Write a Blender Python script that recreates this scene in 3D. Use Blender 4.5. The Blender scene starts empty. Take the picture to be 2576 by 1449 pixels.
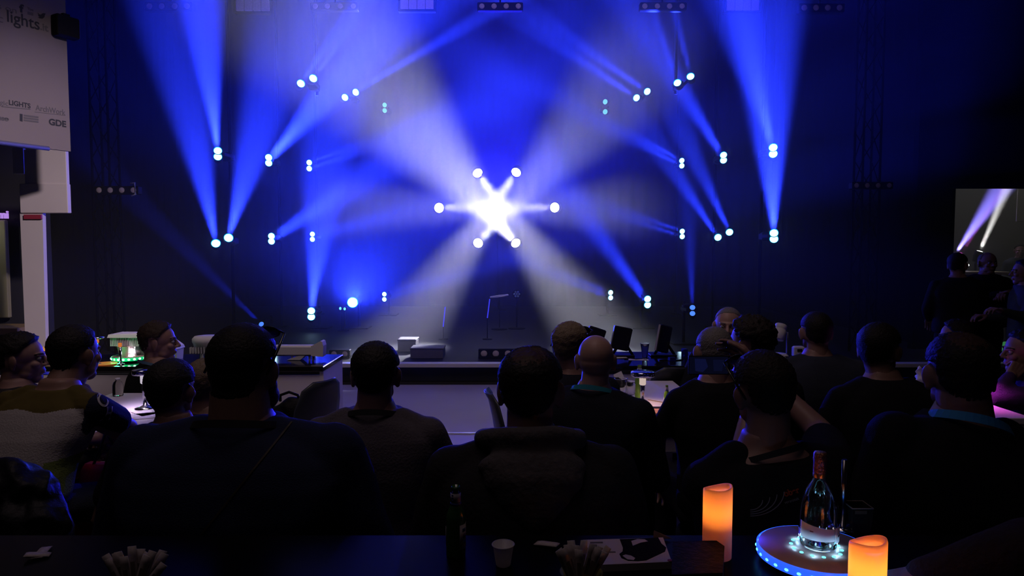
import bpy, bmesh, math, random
import numpy as np
from mathutils import Vector, Matrix, Euler, noise as mnoise
R = math.radians
rnd = random.Random(7)
SC = bpy.context.scene
COL = SC.collection

# ------------------------------------------------------------------ camera
CAM_H, FPX, PITCH = 1.65, 1700.0, math.atan((724.5 - 629.0) / 1700.0)
cam_data = bpy.data.cameras.new('camera')
cam = bpy.data.objects.new('camera', cam_data)
COL.objects.link(cam)
cam.location = (0, 0, CAM_H)
cam.rotation_euler = (math.pi / 2 - PITCH, 0, 0)
cam_data.sensor_width = 36.0
cam_data.lens = 36.0 * FPX / 2576.0
cam_data.clip_start = 0.02
cam_data.clip_end = 200
SC.camera = cam

# ------------------------------------------------------------------ view, world
SC.view_settings.view_transform = 'Standard'
SC.view_settings.look = 'None'
SC.view_settings.exposure = 0.0
SC.view_settings.gamma = 1.0
SC.view_settings.use_curve_mapping = False
SC.cycles.max_bounces = 8
SC.cycles.diffuse_bounces = 2
SC.cycles.glossy_bounces = 3
SC.cycles.transmission_bounces = 8
SC.cycles.transparent_max_bounces = 12
SC.cycles.volume_bounces = 0
SC.cycles.use_denoising = True
SC.cycles.caustics_reflective = False
world = bpy.data.worlds.new('hall_dark')
SC.world = world
world.use_nodes = True
world.node_tree.nodes['Background'].inputs['Color'].default_value = (0.55, 0.42, 0.5, 1)
world.node_tree.nodes['Background'].inputs['Strength'].default_value = 0.003


def area(name, loc, target, size, power, color, spread=180, size_y=None):
    d = bpy.data.lights.new(name, 'AREA')
    d.energy = power
    d.color = color
    d.size = size
    d.spread = R(spread)
    if size_y:
        d.shape = 'RECTANGLE'
        d.size_y = size_y
    o = bpy.data.objects.new(name, d)
    COL.objects.link(o)
    o.location = loc
    o.rotation_euler = (Vector(target) - Vector(loc)).to_track_quat('-Z', 'Y').to_euler()
    return o


def spot(name, loc, direction, half_deg, power, color, blend=0.6, radius=0.02):
    d = bpy.data.lights.new(name, 'SPOT')
    d.energy = power
    d.color = color
    d.spot_size = R(2 * half_deg)
    d.spot_blend = blend
    d.shadow_soft_size = radius
    o = bpy.data.objects.new(name, d)
    COL.objects.link(o)
    o.location = loc
    o.rotation_euler = Vector(direction).to_track_quat('-Z', 'Y').to_euler()
    return o


def point(name, loc, power, color, radius=0.01):
    d = bpy.data.lights.new(name, 'POINT')
    d.energy = power
    d.color = color
    d.shadow_soft_size = radius
    o = bpy.data.objects.new(name, d)
    COL.objects.link(o)
    o.location = loc
    return o


# hall ceiling lights above the photographer: a dim warm-pink wash over the stand
area('hall_wash', (-1.5, 0.6, 7.0), (-1.0, 5.2, 0.6), 3.0, 6.0, (1.0, 0.76, 0.8), spread=110)
# ceiling lamps over the counters and the white floor
area('aisle_wash', (-0.8, 3.2, 6.6), (-0.7, 6.0, 0.3), 2.5, 20.0, (1.0, 0.76, 0.8), spread=90)
# added area light out of view, brightening the blinders and panels
area('added_front_fill', (0.0, 3.0, 7.0), (0.0, 9.4, 4.6), 2.0, 9.0, (1.0, 0.74, 0.86), spread=75)
# added spot out of view, brightening the hanging banner and white column
spot('added_banner_fill', (0.3, 2.5, 4.5), Vector((-5.0, 7.0, 1.35)) - Vector((0.3, 2.5, 4.5)), 19, 1050.0, (1.0, 0.80, 0.84), 0.9, 0.15)
WASH_BLUE = (0.012, 0.012, 1.0)


def at(px, py, Y):
    """world point at depth Y seen at pixel (px, py)"""
    u, v = (px - 1288.0) / FPX, (724.5 - py) / FPX
    c, s = math.cos(PITCH), math.sin(PITCH)
    dx, dy, dz = u, c + v * s, -s + v * c
    k = Y / dy
    return Vector((dx * k, Y, CAM_H + dz * k))


def onplane(px, py, z):
    """world point on the horizontal plane z seen at pixel (px, py)"""
    p = at(px, py, 1.0)
    k = (z - CAM_H) / (p.z - CAM_H)
    return Vector((p.x * k, k, z))


# ------------------------------------------------------------------ materials
MATS = {}


def mat(name, color, rough=0.7, metal=0.0, spec=0.3, noise=0.0, nscale=20.0, bump=0.0, emit=None, estr=0.0, coat=0.0, trans=0.0, ior=1.45):
    if name in MATS:
        return MATS[name]
    m = bpy.data.materials.new(name)
    m.use_nodes = True
    nt = m.node_tree
    b = nt.nodes['Principled BSDF']
    b.inputs['Base Color'].default_value = (*color, 1)
    b.inputs['Roughness'].default_value = rough
    b.inputs['Metallic'].default_value = metal
    b.inputs['Specular IOR Level'].default_value = spec
    b.inputs['Coat Weight'].default_value = coat
    b.inputs['Transmission Weight'].default_value = trans
    b.inputs['IOR'].default_value = ior
    if emit:
        b.inputs['Emission Color'].default_value = (*emit, 1)
        b.inputs['Emission Strength'].default_value = estr
    if noise > 0 or bump > 0:
        tc = nt.nodes.new('ShaderNodeTexCoord')
        n = nt.nodes.new('ShaderNodeTexNoise')
        n.inputs['Scale'].default_value = nscale
        n.inputs['Detail'].default_value = 4
        nt.links.new(tc.outputs['Object'], n.inputs['Vector'])
        if noise > 0:
            r = nt.nodes.new('ShaderNodeMapRange')
            r.inputs['To Min'].default_value = 1 - noise
            r.inputs['To Max'].default_value = 1 + noise
            nt.links.new(n.outputs['Fac'], r.inputs['Value'])
            mx = nt.nodes.new('ShaderNodeMix')
            mx.data_type = 'RGBA'
            mx.blend_type = 'MULTIPLY'
            mx.inputs['Factor'].default_value = 1.0
            mx.inputs[6].default_value = (*color, 1)
            nt.links.new(r.outputs['Result'], mx.inputs[7])
            nt.links.new(mx.outputs[2], b.inputs['Base Color'])
        if bump > 0:
            bp = nt.nodes.new('ShaderNodeBump')
            bp.inputs['Strength'].default_value = bump
            bp.inputs['Distance'].default_value = 0.01
            nt.links.new(n.outputs['Fac'], bp.inputs['Height'])
            nt.links.new(bp.outputs['Normal'], b.inputs['Normal'])
    MATS[name] = m
    return m


def glow(name, color, strength):
    """surface that gives off light: lens, diode, screen"""
    if name in MATS:
        return MATS[name]
    m = bpy.data.materials.new(name)
    m.use_nodes = True
    nt = m.node_tree
    nt.nodes.remove(nt.nodes['Principled BSDF'])
    e = nt.nodes.new('ShaderNodeEmission')
    e.inputs['Color'].default_value = (*color, 1)
    e.inputs['Strength'].default_value = strength
    nt.links.new(e.outputs[0], nt.nodes['Material Output'].inputs['Surface'])
    MATS[name] = m
    return m


def translucent(name, color, mixfac=0.5, rough=0.6):
    """thin wax or paper wall lit through from behind"""
    if name in MATS:
        return MATS[name]
    m = bpy.data.materials.new(name)
    m.use_nodes = True
    nt = m.node_tree
    b = nt.nodes['Principled BSDF']
    b.inputs['Base Color'].default_value = (*color, 1)
    b.inputs['Roughness'].default_value = rough
    t = nt.nodes.new('ShaderNodeBsdfTranslucent')
    t.inputs['Color'].default_value = (*color, 1)
    mx = nt.nodes.new('ShaderNodeMixShader')
    mx.inputs[0].default_value = mixfac
    nt.links.new(b.outputs[0], mx.inputs[1])
    nt.links.new(t.outputs[0], mx.inputs[2])
    nt.links.new(mx.outputs[0], nt.nodes['Material Output'].inputs['Surface'])
    MATS[name] = m
    return m


BLACK = mat('black_metal', (0.006, 0.006, 0.007), 0.6, 0.0, 0.12)
PLASTIC = mat('black_plastic', (0.015, 0.015, 0.017), 0.4)
CHROME = mat('chrome', (0.75, 0.75, 0.78), 0.12, 1.0)
WHITE = mat('white_paint', (0.68, 0.66, 0.68), 0.5)
CASTW = mat('white_cast_metal', (0.6, 0.58, 0.6), 0.55)
DRAPE = mat('black_drape', (0.0015, 0.0015, 0.002), 1.0, 0, 0.0)


# ------------------------------------------------------------------ mesh helpers
class MB:
    def __init__(self):
        self.v, self.f, self.smooth = [], [], []

    def add(self, verts, faces, smooth=False, M=None):
        o = len(self.v)
        if M is not None:
            verts = [M @ Vector(p) for p in verts]
        self.v += [tuple(p) for p in verts]
        self.f += [tuple(i + o for i in f) for f in faces]
        self.smooth += [smooth] * len(faces)
        return self

    def box(self, c, s, M=None, bev=0.0):
        x, y, z = s[0] / 2, s[1] / 2, s[2] / 2
        if bev <= 0:
            vs = [(c[0] + a * x, c[1] + b * y, c[2] + d * z) for a in (-1, 1) for b in (-1, 1) for d in (-1, 1)]
            fs = [(0, 1, 3, 2), (4, 6, 7, 5), (0, 4, 5, 1), (2, 3, 7, 6), (0, 2, 6, 4), (1, 5, 7, 3)]
            return self.add(vs, fs, False, M)
        bev = min(bev, x * .9, y * .9, z * .9)
        rings = []
        for (zz, ins) in ((-z, bev), (-z + bev, 0), (z - bev, 0), (z, bev)):
            xx, yy, b = x - ins, y - ins, bev * .7
            rings.append([(c[0] + px, c[1] + py, c[2] + zz) for px, py in
                          ((-xx + b, -yy), (xx - b, -yy), (xx, -yy + b), (xx, yy - b), (xx - b, yy), (-xx + b, yy), (-xx, yy - b), (-xx, -yy + b))])
        return self.loft(rings, True, True, False, M)

    def loft(self, rings, cap0=True, cap1=True, smooth=True, M=None, closed=True):
        n = len(rings[0])
        vs = [p for r in rings for p in r]
        fs = []
        for i in range(len(rings) - 1):
            for j in range(n if closed else n - 1):
                k = (j + 1) % n
                fs.append((i * n + j, i * n + k, (i + 1) * n + k, (i + 1) * n + j))
        o = len(self.f)
        self.add(vs, fs, smooth, M)
        base = len(self.v) - len(vs)
        if cap0:
            self.f.append(tuple(base + j for j in range(n))[::-1]); self.smooth.append(False)
        if cap1:
            self.f.append(tuple(base + (len(rings) - 1) * n + j for j in range(n))); self.smooth.append(False)
        return self

    def lathe(self, prof, n=24, M=None, smooth=True, cap0=True, cap1=True):
        """prof: list of (radius, z)"""
        rings = [[(r * math.cos(2 * math.pi * j / n), r * math.sin(2 * math.pi * j / n), z) for j in range(n)] for r, z in prof]
        return self.loft(rings, cap0, cap1, smooth, M)

    def cyl(self, a, b, r, r2=None, n=12, smooth=True):
        a, b = Vector(a), Vector(b)
        r2 = r if r2 is None else r2
        q = (b - a).to_track_quat('Z', 'Y').to_matrix().to_4x4()
        M = Matrix.Translation(a) @ q
        return self.lathe([(r, 0), (r2, (b - a).length)], n, M, smooth)

    def tube(self, pts, r, n=8, closed=False):
        pts = [Vector(p) for p in pts]
        rings = []
        up = Vector((0, 0, 1))
        for i, p in enumerate(pts):
            a = pts[i - 1] if i > 0 else (pts[-1] if closed else p)
            b = pts[(i + 1) % len(pts)] if (i < len(pts) - 1 or closed) else p
            t = (b - a).normalized()
            s = t.cross(up)
            if s.length < 1e-3:
                s = t.cross(Vector((0, 1, 0)))
            s.normalize()
            w = s.cross(t)
            rr = r[i] if isinstance(r, (list, tuple)) else r
            rings.append([tuple(p + s * (rr * math.cos(2 * math.pi * j / n)) + w * (rr * math.sin(2 * math.pi * j / n))) for j in range(n)])
        if closed:
            rings.append(rings[0])
            return self.loft(rings, False, False)
        return self.loft(rings)

    def ball(self, c, r, n=16, m=10, M=None):
        r = r if isinstance(r, (tuple, list)) else (r, r, r)
        rings = []
        for i in range(m + 1):
            ph = math.pi * (i / m) - math.pi / 2
            k = max(math.cos(ph), 0.02)
            rings.append([(c[0] + r[0] * k * math.cos(2 * math.pi * j / n), c[1] + r[1] * k * math.sin(2 * math.pi * j / n), c[2] + r[2] * math.sin(ph)) for j in range(n)])
        return self.loft(rings, True, True, True, M)

    def prism(self, poly, z0, z1, M=None):
        """poly: (x, y) outline extruded along z"""
        return self.loft([[(x, y, z0) for x, y in poly], [(x, y, z1) for x, y in poly]], True, True, False, M)

    def build(self, name, material, parent=None, M=None):
        me = bpy.data.meshes.new(name)
        me.from_pydata(self.v, [], self.f)
        me.polygons.foreach_set('use_smooth', self.smooth)
        if material:
            me.materials.append(material)
        me.update()
        o = bpy.data.objects.new(name, me)
        COL.objects.link(o)
        if parent:
            o.parent = parent
        if M is not None:
            o.matrix_basis = M
        return o


def fixnormals(o):
    bm = bmesh.new()
    bm.from_mesh(o.data)
    bmesh.ops.recalc_face_normals(bm, faces=bm.faces)
    bm.to_mesh(o.data)
    bm.free()
    return o


def thing(name, label, cat, loc=(0, 0, 0), rotz=0.0, group=None):
    o = bpy.data.objects.new(name, None)
    o.empty_display_size = 0.1
    COL.objects.link(o)
    o.location = loc
    o.rotation_euler = (0, 0, rotz)
    o['label'] = label
    o['category'] = cat
    if group:
        o['group'] = group
    return o


def tag(o, label, cat, group=None):
    o['label'] = label
    o['category'] = cat
    if group:
        o['group'] = group
    return o


def struct(o):
    o['kind'] = 'structure'
    return o


def dup(root, label, loc=None, rot=None, group=None, scale=None):
    r = root.copy()
    COL.objects.link(r)
    r['label'] = label
    if group:
        r['group'] = group
    if loc is not None:
        r.location = loc
    if rot is not None:
        r.rotation_euler = rot
    if scale is not None:
        r.scale = (scale,) * 3
    for ch in list(root.children):
        c = ch.copy(); COL.objects.link(c); c.parent = r
        for g in list(ch.children):
            d = g.copy(); COL.objects.link(d); d.parent = c
    return r


def lettering(name, body, size, material, parent, M, bold=0.0, align='LEFT', depth=0.0005):
    cu = bpy.data.curves.new(name, 'FONT')
    cu.body = body
    cu.size = size
    cu.extrude = depth
    cu.offset = bold
    cu.align_x = align
    co = bpy.data.objects.new(name, cu)
    COL.objects.link(co)
    bpy.context.view_layer.update()
    me = bpy.data.meshes.new_from_object(co.evaluated_get(bpy.context.evaluated_depsgraph_get()))
    bpy.data.objects.remove(co)
    me.name = name
    me.materials.clear()
    me.materials.append(material)
    o = bpy.data.objects.new(name, me)
    COL.objects.link(o)
    o.parent = parent
    o.matrix_basis = M
    return o
# ================================================================== the hall and the stage
FLOORM = mat('white_gloss_floor', (0.33, 0.305, 0.33), 0.5, 0, 0.15, noise=0.06, nscale=3)
FLOORD = mat('dark_hall_carpet', (0.02, 0.019, 0.022), 0.9, noise=0.3, nscale=60)
# hall floor, white gloss floor of the stand on top of it, black stage deck with a white nosing
struct(MB().box((0, 12, -0.06), (60, 60, 0.1)).build('floor', FLOORD))
struct(MB().box((-0.6, 5.6, -0.004), (10.4, 5.2, 0.012)).build('floor_stand', FLOORM))
STAGE_Y = 8.35
struct(MB().box((-1.15, 13.0, 0.095), (14.9, 9.1, 0.19)).build('floor_stage', mat('black_stage_deck', (0.02, 0.02, 0.024), 0.6, 0, 0.1, noise=0.2, nscale=6)))
struct(MB().box((-1.15, 8.4, 0.215), (14.9, 0.14, 0.05), bev=0.005).build('trim_1', mat('white_edge_trim', (0.55, 0.53, 0.55), 0.4)))
# black drapes behind the stage and at its sides, hung in folds
def drape(name, x0, x1, y, z0, z1, fold=0.35, amp=0.05, axis='x'):
    n = int(abs(x1 - x0) / fold * 8)
    pts = []
    for i in range(n + 1):
        t = x0 + (x1 - x0) * i / n
        d = amp * math.sin(2 * math.pi * (t / fold)) + 0.3 * amp * math.sin(t * 3.1)
        pts.append((t, y + d) if axis == 'x' else (y + d, t))
    m = MB()
    for thick in (0.0,):
        m.loft([[(px, py, z0) for px, py in pts], [(px, py, z1) for px, py in pts]], False, False, True, None, closed=False)
    o = m.build(name, DRAPE)
    return struct(o)
drape('wall_back', -9.0, 6.6, 17.6, 0.0, 10.0)
drape('wall_left', 8.9, 17.6, -8.7, 0.0, 10.0, axis='y')
drape('wall_right', 9.9, 17.6, 6.42, 0.0, 10.0, axis='y')

# ------------------------------------------------------------------ haze of the stage (real scattering, lit by the lamps)
HAZE_D = 0.03
haze = MB().box((-1.15, 12.4, 4.7), (14.8, 9.8, 9.36)).build('stage_haze', None)
hm = bpy.data.materials.new('theatre_haze')
hm.use_nodes = True
nt = hm.node_tree
nt.nodes.remove(nt.nodes['Principled BSDF'])
vs = nt.nodes.new('ShaderNodeVolumeScatter')
vs.inputs['Color'].default_value = (1, 1, 1, 1)
vs.inputs['Density'].default_value = HAZE_D
vs.inputs['Anisotropy'].default_value = 0.25
nt.links.new(vs.outputs[0], nt.nodes['Material Output'].inputs['Volume'])
hm.cycles.volume_sampling = 'EQUIANGULAR'
haze.data.materials.append(hm)
haze['kind'] = 'stuff'
haze['label'] = 'thin theatre haze filling the stage and catching the light beams'

# ------------------------------------------------------------------ truss frames
def truss(name, label, a, b, w=0.24, nseg=16, rc=0.017):
    """box truss between a and b: four chords, each a part, bracing as one part"""
    a, b = Vector(a), Vector(b)
    t = (b - a).normalized()
    s = t.cross(Vector((0, 1, 0))).normalized() * (w / 2)
    d = Vector((0, 1, 0)) * (w / 2)
    o = thing(name, label, 'truss', a, 0, 'black truss frames around the stage')
    cs = [(s + d), (s - d), (-s - d), (-s + d)]
    for c in cs:
        MB().cyl(c, b - a + c, rc, n=8).build('chord', TRUSSM, o)
    br = MB()
    for i in range(nseg):
        p, q = (b - a) * (i / nseg), (b - a) * ((i + 1) / nseg)
        for k in range(4):
            br.cyl(p + cs[k], q + cs[(k + 1) % 4], rc * .45, n=5)
    br.build('bracing', TRUSSM, o)
    return o


TRUSSM = mat('black_truss', (0.003, 0.003, 0.003), 0.8, 0, 0.03)
FRAMES = {}
for key, Y, xl, xr, zt, nm in (('A', 10.0, -4.36, 3.87, 6.4, 'front'), ('B', 12.1, -4.33, 3.77, 7.4, 'middle'), ('C', 14.6, -4.36, 3.68, 8.5, 'rear')):
    y = Y + 0.55
    for xx, sd in ((xl, 'left'), (xr, 'right')):
        o = thing('upright_pole', 'slim black upright pole on the %s of the %s light frame' % (sd, nm), 'pole', (xx, y, .19), 0, 'upright poles of the light frames')
        MB().cyl((0, 0, 0), (0, 0, zt - .17), .024, n=10).build('pole', TRUSSM, o)
        MB().box((0, 0, .012), (.2, .3, .024), bev=.006).build('floor_plate', TRUSSM, o)
    truss('truss', 'black horizontal truss across the top of the %s light frame' % nm, (xl - .2, y, zt + .16), (xr + .2, y, zt + .16), w=0.29, nseg=28)
    FRAMES[Y] = zt

# ------------------------------------------------------------------ twin beam fixtures
LENS_BLUE = glow('blue_white_lens', (0.55, 0.85, 1.0), 9.0)
LENS_CYAN = glow('cyan_lens', (0.2, 0.8, 0.9), 1.0)
LENS_DIM = glow('dim_blue_lens', (0.08, 0.25, 1.0), 1.2)
LENS_RIM = glow('cyan_lens_rim', (0.0, 0.55, 0.9), 1.3)
LENS_WHITE = glow('white_lens', (1.0, 0.98, 0.96), 14.0)
BEAM = (0.016, 0.034, 1.0)


def beam_dir(px, py, tx, ty, elev, Y):
    """a lamp's aim: through the stage point seen at (tx, ty), tipped towards the hall by elev degrees"""
    p = at(px, py, Y)
    lo, hi = 1.0, Y
    for _ in range(40):
        mid = (lo + hi) / 2
        d = at(tx, ty, mid) - p
        if math.asin(-d.y / d.length) > R(elev):
            lo = mid
        else:
            hi = mid
    return (at(tx, ty, (lo + hi) / 2) - p).normalized()


def fixture(label, Y, heads, lens=LENS_BLUE, r=0.05, half=6.0, power=60.0, blend=0.8, rim=True, kind='beam'):
    """heads: list of (px, py, tx, ty, elev): lamp fixture with one lens barrel per head"""
    pts = [at(h[0], h[1], Y) for h in heads]
    c = sum(pts, Vector()) / len(pts)
    o = thing('twin_beam_light' if len(heads) > 1 else 'beam_light', label, 'stage light', (c.x, c.y, c.z), 0, 'stage lights of the blue light frames')
    MB().box((0, 0.34, 0), (0.13, 0.12, 0.13), bev=0.02).build('base', BLACK, o)
    for sx in (-1, 1):
        MB().box((sx * 0.075, 0.2, 0), (0.02, 0.34, 0.04)).build('yoke_arm', BLACK, o)
    if c.y in FRAMES and c.z > 3.6 and abs(c.x) < 3.4 * c.y / 10:
        MB().cyl((0, 0.5, -0.1), (0, 0.5, FRAMES[c.y] - c.z + 0.02), 0.024, n=8).build('hanger_pipe', BLACK, o)
        MB().box((0, 0.44, 0), (0.08, 0.14, 0.08)).build('clamp', BLACK, o)
    elif c.z < 1.2:
        MB().cyl((0, 0.5, 0.1), (0, 0.5, 0.2 - c.z), 0.024, n=8).build('stand_pipe', BLACK, o)
        MB().box((0, 0.5, 0.205 - c.z), (0.4, 0.4, 0.025), bev=.008).build('floor_plate', BLACK, o)
    else:
        MB().box((0, 0.44, 0), (0.08, 0.14, 0.08)).build('clamp', BLACK, o)
    for h, p in zip(heads, pts):
        d = beam_dir(*h, Y)
        face = (d * 0.55 + (Vector((0, 0, CAM_H)) - p).normalized() * 0.8).normalized() if kind == 'beam' else d
        q = face.to_track_quat('Z', 'Y').to_matrix().to_4x4()
        M = Matrix.Translation(p - c) @ q
        b = MB().lathe([(r * .8, -0.16), (r * 1.12, -0.12), (r * 1.2, -0.012), (r * 1.18, 0.0), (r * 1.02, -0.004)], 20, cap1=False).build('barrel', BLACK, o, M)
        MB().lathe([(r * 1.0, -0.01), (r * .8, 0.004), (r * .4, 0.012), (r * .02, 0.014)], 20).build('lens', lens, b)
        if rim:
            MB().lathe([(r * 1.0, -0.003), (r * 1.16, 0.002), (r * 1.16, -0.002)], 20, cap0=False, cap1=False).build('lens_ring', LENS_RIM, b)
        if power > 0:
            spot('beam', p + face * 0.03 + d * 0.03, d, half, power * (GB if kind == 'beam' else GW), BEAM if kind == 'beam' else (0.84, 0.84, 1.0), blend, r * .7)
    return o


GB, GW = 230.0, 40.0
YA, YB, YC = 10.0, 12.1, 14.6
T = 'blue twin beam light '
fixture(T + 'on the upper left of the front frame, beams straight up', YA, [(548, 379, 512, 60, 38), (548, 394, 512, 60, 38)], half=9, power=95, r=.052)
fixture(T + 'on the lower left of the front frame with tilted lenses', YA, [(543, 612, 478, 280, 38), (575, 598, 660, 300, 38)], half=9, power=110, r=.058)
fixture(T + 'on the middle frame, left side, beams up to the right', YB, [(676, 396, 860, 190, 40), (676, 410, 860, 200, 40)], half=8, power=130, r=.055)
fixture(T + 'high on the rear frame, left side, narrow twin beams', YC, [(778, 409, 1000, 330, 30), (778, 424, 1000, 350, 30)], half=5, power=60, r=.055)
fixture(T + 'on the front top truss, left, lenses side by side', YA, [(757, 210, 905, 0, 25), (788, 197, 930, 0, 25)], half=5, power=140, r=.052)
fixture(T + 'on the middle top truss, left, beams towards the centre', YB, [(868, 245, 1170, 65, 20), (895, 232, 1190, 55, 20)], half=3.5, power=150, r=.055)
fixture(T + 'on the rear top truss, left, lenses barely lit', YC, [(968, 264, 1150, 215, 30), (968, 278, 1150, 225, 30)], half=3, power=8, r=.05, lens=LENS_CYAN, rim=False)
fixture(T + 'on the middle frame, left side at star height', YB, [(683, 594, 940, 425, 35), (683, 607, 945, 440, 35)], half=6.5, power=80, r=.053)
fixture(T + 'on the rear frame, left side at star height', YC, [(786, 589, 1080, 505, 28), (786, 602, 1080, 520, 28)], half=4.5, power=50, r=.05)
fixture(T + 'low on the left, beams straight up above the white bar lamp', YB, [(783, 782, 806, 560, 38), (783, 797, 806, 560, 38)], half=8.5, power=95, r=.06)
fixture(T + 'low on the rear frame, left, short beams to the right', YC, [(967, 740, 1150, 685, 28), (967, 753, 1150, 700, 28)], half=4.5, power=40, r=.045)
fixture('dim blue beam light low on the left, above the head with sunglasses', YB, [(657, 815, 480, 640, 25)], half=5, power=14, r=.045, lens=LENS_DIM, rim=False)
fixture(T + 'on the rear top truss, right, cyan lenses one above the other', YC, [(1522, 256, 1200, 175, 22), (1522, 281, 1200, 195, 22)], half=3.5, power=16, r=.055, lens=LENS_CYAN, rim=False)
fixture(T + 'on the middle top truss, right, beams towards the centre', YB, [(1601, 246, 1330, 65, 25), (1628, 230, 1360, 45, 25)], half=5, power=90, r=.055)
fixture(T + 'on the front top truss, right, steep beams side by side', YA, [(1704, 208, 1632, 0, 22), (1737, 192, 1690, 0, 22)], half=4.5, power=60, r=.05)
fixture(T + 'high on the rear frame, right side, beams up to the left', YC, [(1715, 404, 1500, 290, 30), (1715, 417, 1500, 310, 30)], half=5, power=60, r=.052)
fixture(T + 'on the middle frame, right side, beams up to the left', YB, [(1820, 390, 1700, 190, 32), (1820, 403, 1690, 200, 32)], half=6, power=65, r=.055)
fixture(T + 'on the upper right of the front frame, wide beams up', YA, [(1945, 371, 1885, 100, 38), (1945, 387, 1860, 100, 38)], half=8, power=80, r=.055)
fixture(T + 'on the rear frame, right side at star height', YC, [(1716, 582, 1500, 505, 28), (1716, 595, 1500, 525, 28)], half=4.5, power=42, r=.052)
fixture(T + 'on the middle frame, right side, lenses staggered', YB, [(1806, 597, 1655, 370, 32), (1835, 584, 1730, 360, 32)], half=6, power=70, r=.058)
fixture(T + 'on the lower right of the front frame, beams straight up', YA, [(1947, 586, 1935, 280, 38), (1947, 601, 1935, 280, 38)], half=9, power=95, r=.055)
fixture(T + 'low on the rear frame, right, short beams to the left', YC, [(1536, 736, 1330, 655, 28), (1536, 749, 1330, 672, 28)], half=4.5, power=40, r=.05)
fixture(T + 'low on the middle frame, right, beams up to the left', YB, [(1629, 752, 1490, 555, 32), (1629, 767, 1480, 565, 32)], half=6, power=48, r=.056)
fixture(T + 'low on the right above the bald heads, dim thin beam', YA, [(1742, 773, 1735, 600, 30), (1742, 788, 1735, 600, 30)], half=5, power=11, r=.04, lens=LENS_DIM, rim=False)
# the lamp low on the left that looks straight at the hall
fl = at(887, 761, YB)
fx = fixture('round blue wash light low on the left, pointing at the hall', YB, [(887, 761, 905, 700, 55)], half=38, power=16, r=.085, blend=1.0)
# small diodes beside it
for k, (px, py) in enumerate(((856, 776), (867, 777))):
    p = at(px, py, YB)
    o = thing('marker_light', ('tiny cyan marker lamp, the one further from the blue wash light' if k == 0 else 'tiny cyan marker lamp next to the blue wash light'), 'lamp', p)
    MB().box((0, 0.04, 0), (0.04, 0.06, 0.05), bev=.006).build('housing', BLACK, o)
    MB().cyl((0, .05, 0), (0, .05, .2 - p.z), .008, n=6).build('stand_pipe', BLACK, o)
    MB().box((0, .05, .2 - p.z), (.1, .1, .02)).build('foot', BLACK, o)
    MB().ball((0, 0, 0), (0.02, 0.012, 0.024), 10, 6).build('lens', glow('cyan_marker', (0.1, 0.7, 1.0), 3.0), o)

# ------------------------------------------------------------------ the six white heads of the star
CX, CY = 1252, 521
for (px, py, where, pw, e, hf, tx, ty) in ((1202, 436, 'upper left', 330, 52, 7.5, 1272, 532), (1298, 434, 'upper right', 330, 52, 7.5, 1233, 530), (1105, 523, 'far left', 300, 66, 3.6, 1252, 522),
                                           (1395, 522, 'far right', 300, 66, 3.6, 1252, 523), (1203, 611, 'lower left', 230, 66, 6.5, 1284, 520), (1297, 611, 'lower right', 360, 58, 11, 1224, 528)):
    fixture('white star beam light at the %s of the central ring' % where, 14.2, [(px, py, tx, ty, e)], lens=LENS_WHITE, r=.1, half=hf, power=pw, blend=1.0, rim=False, kind='white')
# added blue lamp on a stand, in place of blue light scattered through haze
p = at(CX, CY, 16.2)
o = thing('added_wash_light', 'broad blue wash light added on a stand behind the white star to fill the haze', 'stage light', p)
MB().box((0, 0.1, 0), (0.34, 0.2, 0.26), bev=.03).build('housing', BLACK, o)
MB().cyl((0, 0.1, 0), (0, 0.1, 0.2 - p.z), 0.024, n=8).build('stand_pipe', BLACK, o)
MB().box((0, 0.1, 0.205 - p.z), (0.4, 0.4, 0.025), bev=.008).build('floor_plate', BLACK, o)
MB().lathe([(.09, 0), (.09, .01), (.02, .02)], 20).build('lens', glow('wash_lens', (0.02, 0.05, 0.6), 0.5), o, Matrix.Rotation(R(90), 4, 'X'))
MB().box((0, -.30, -.11), (.5, .52, .012)).build('added_flap', BLACK, o)  # added flap: keeps the blue fill off the white floor
spot('added_blue_fill', p + Vector((0, -0.08, 0)), (0, -1, 0.25), 52, 4600, WASH_BLUE, 1.0, 0.03)
# ================================================================== front lighting truss with blinders and panels
def upright(label, x, y, zt):
    return truss('truss', label, (x, y, 0.19), (x, y, zt))
DY = 9.6
truss('truss', 'long black truss across the very front of the stage, above the picture', (-6.4, DY, 6.6), (6.4, DY, 6.6), nseg=34)
upright('black upright truss at the far left carrying the blinder row', -5.72, DY, 6.44)
upright('black upright truss at the far right carrying the blinder row', 5.0, DY, 6.44)
LAMPGLASS = mat('frosted_lamp_glass', (0.55, 0.47, 0.51), 0.45, 0, 0.4, noise=0.25, nscale=60)


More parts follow.
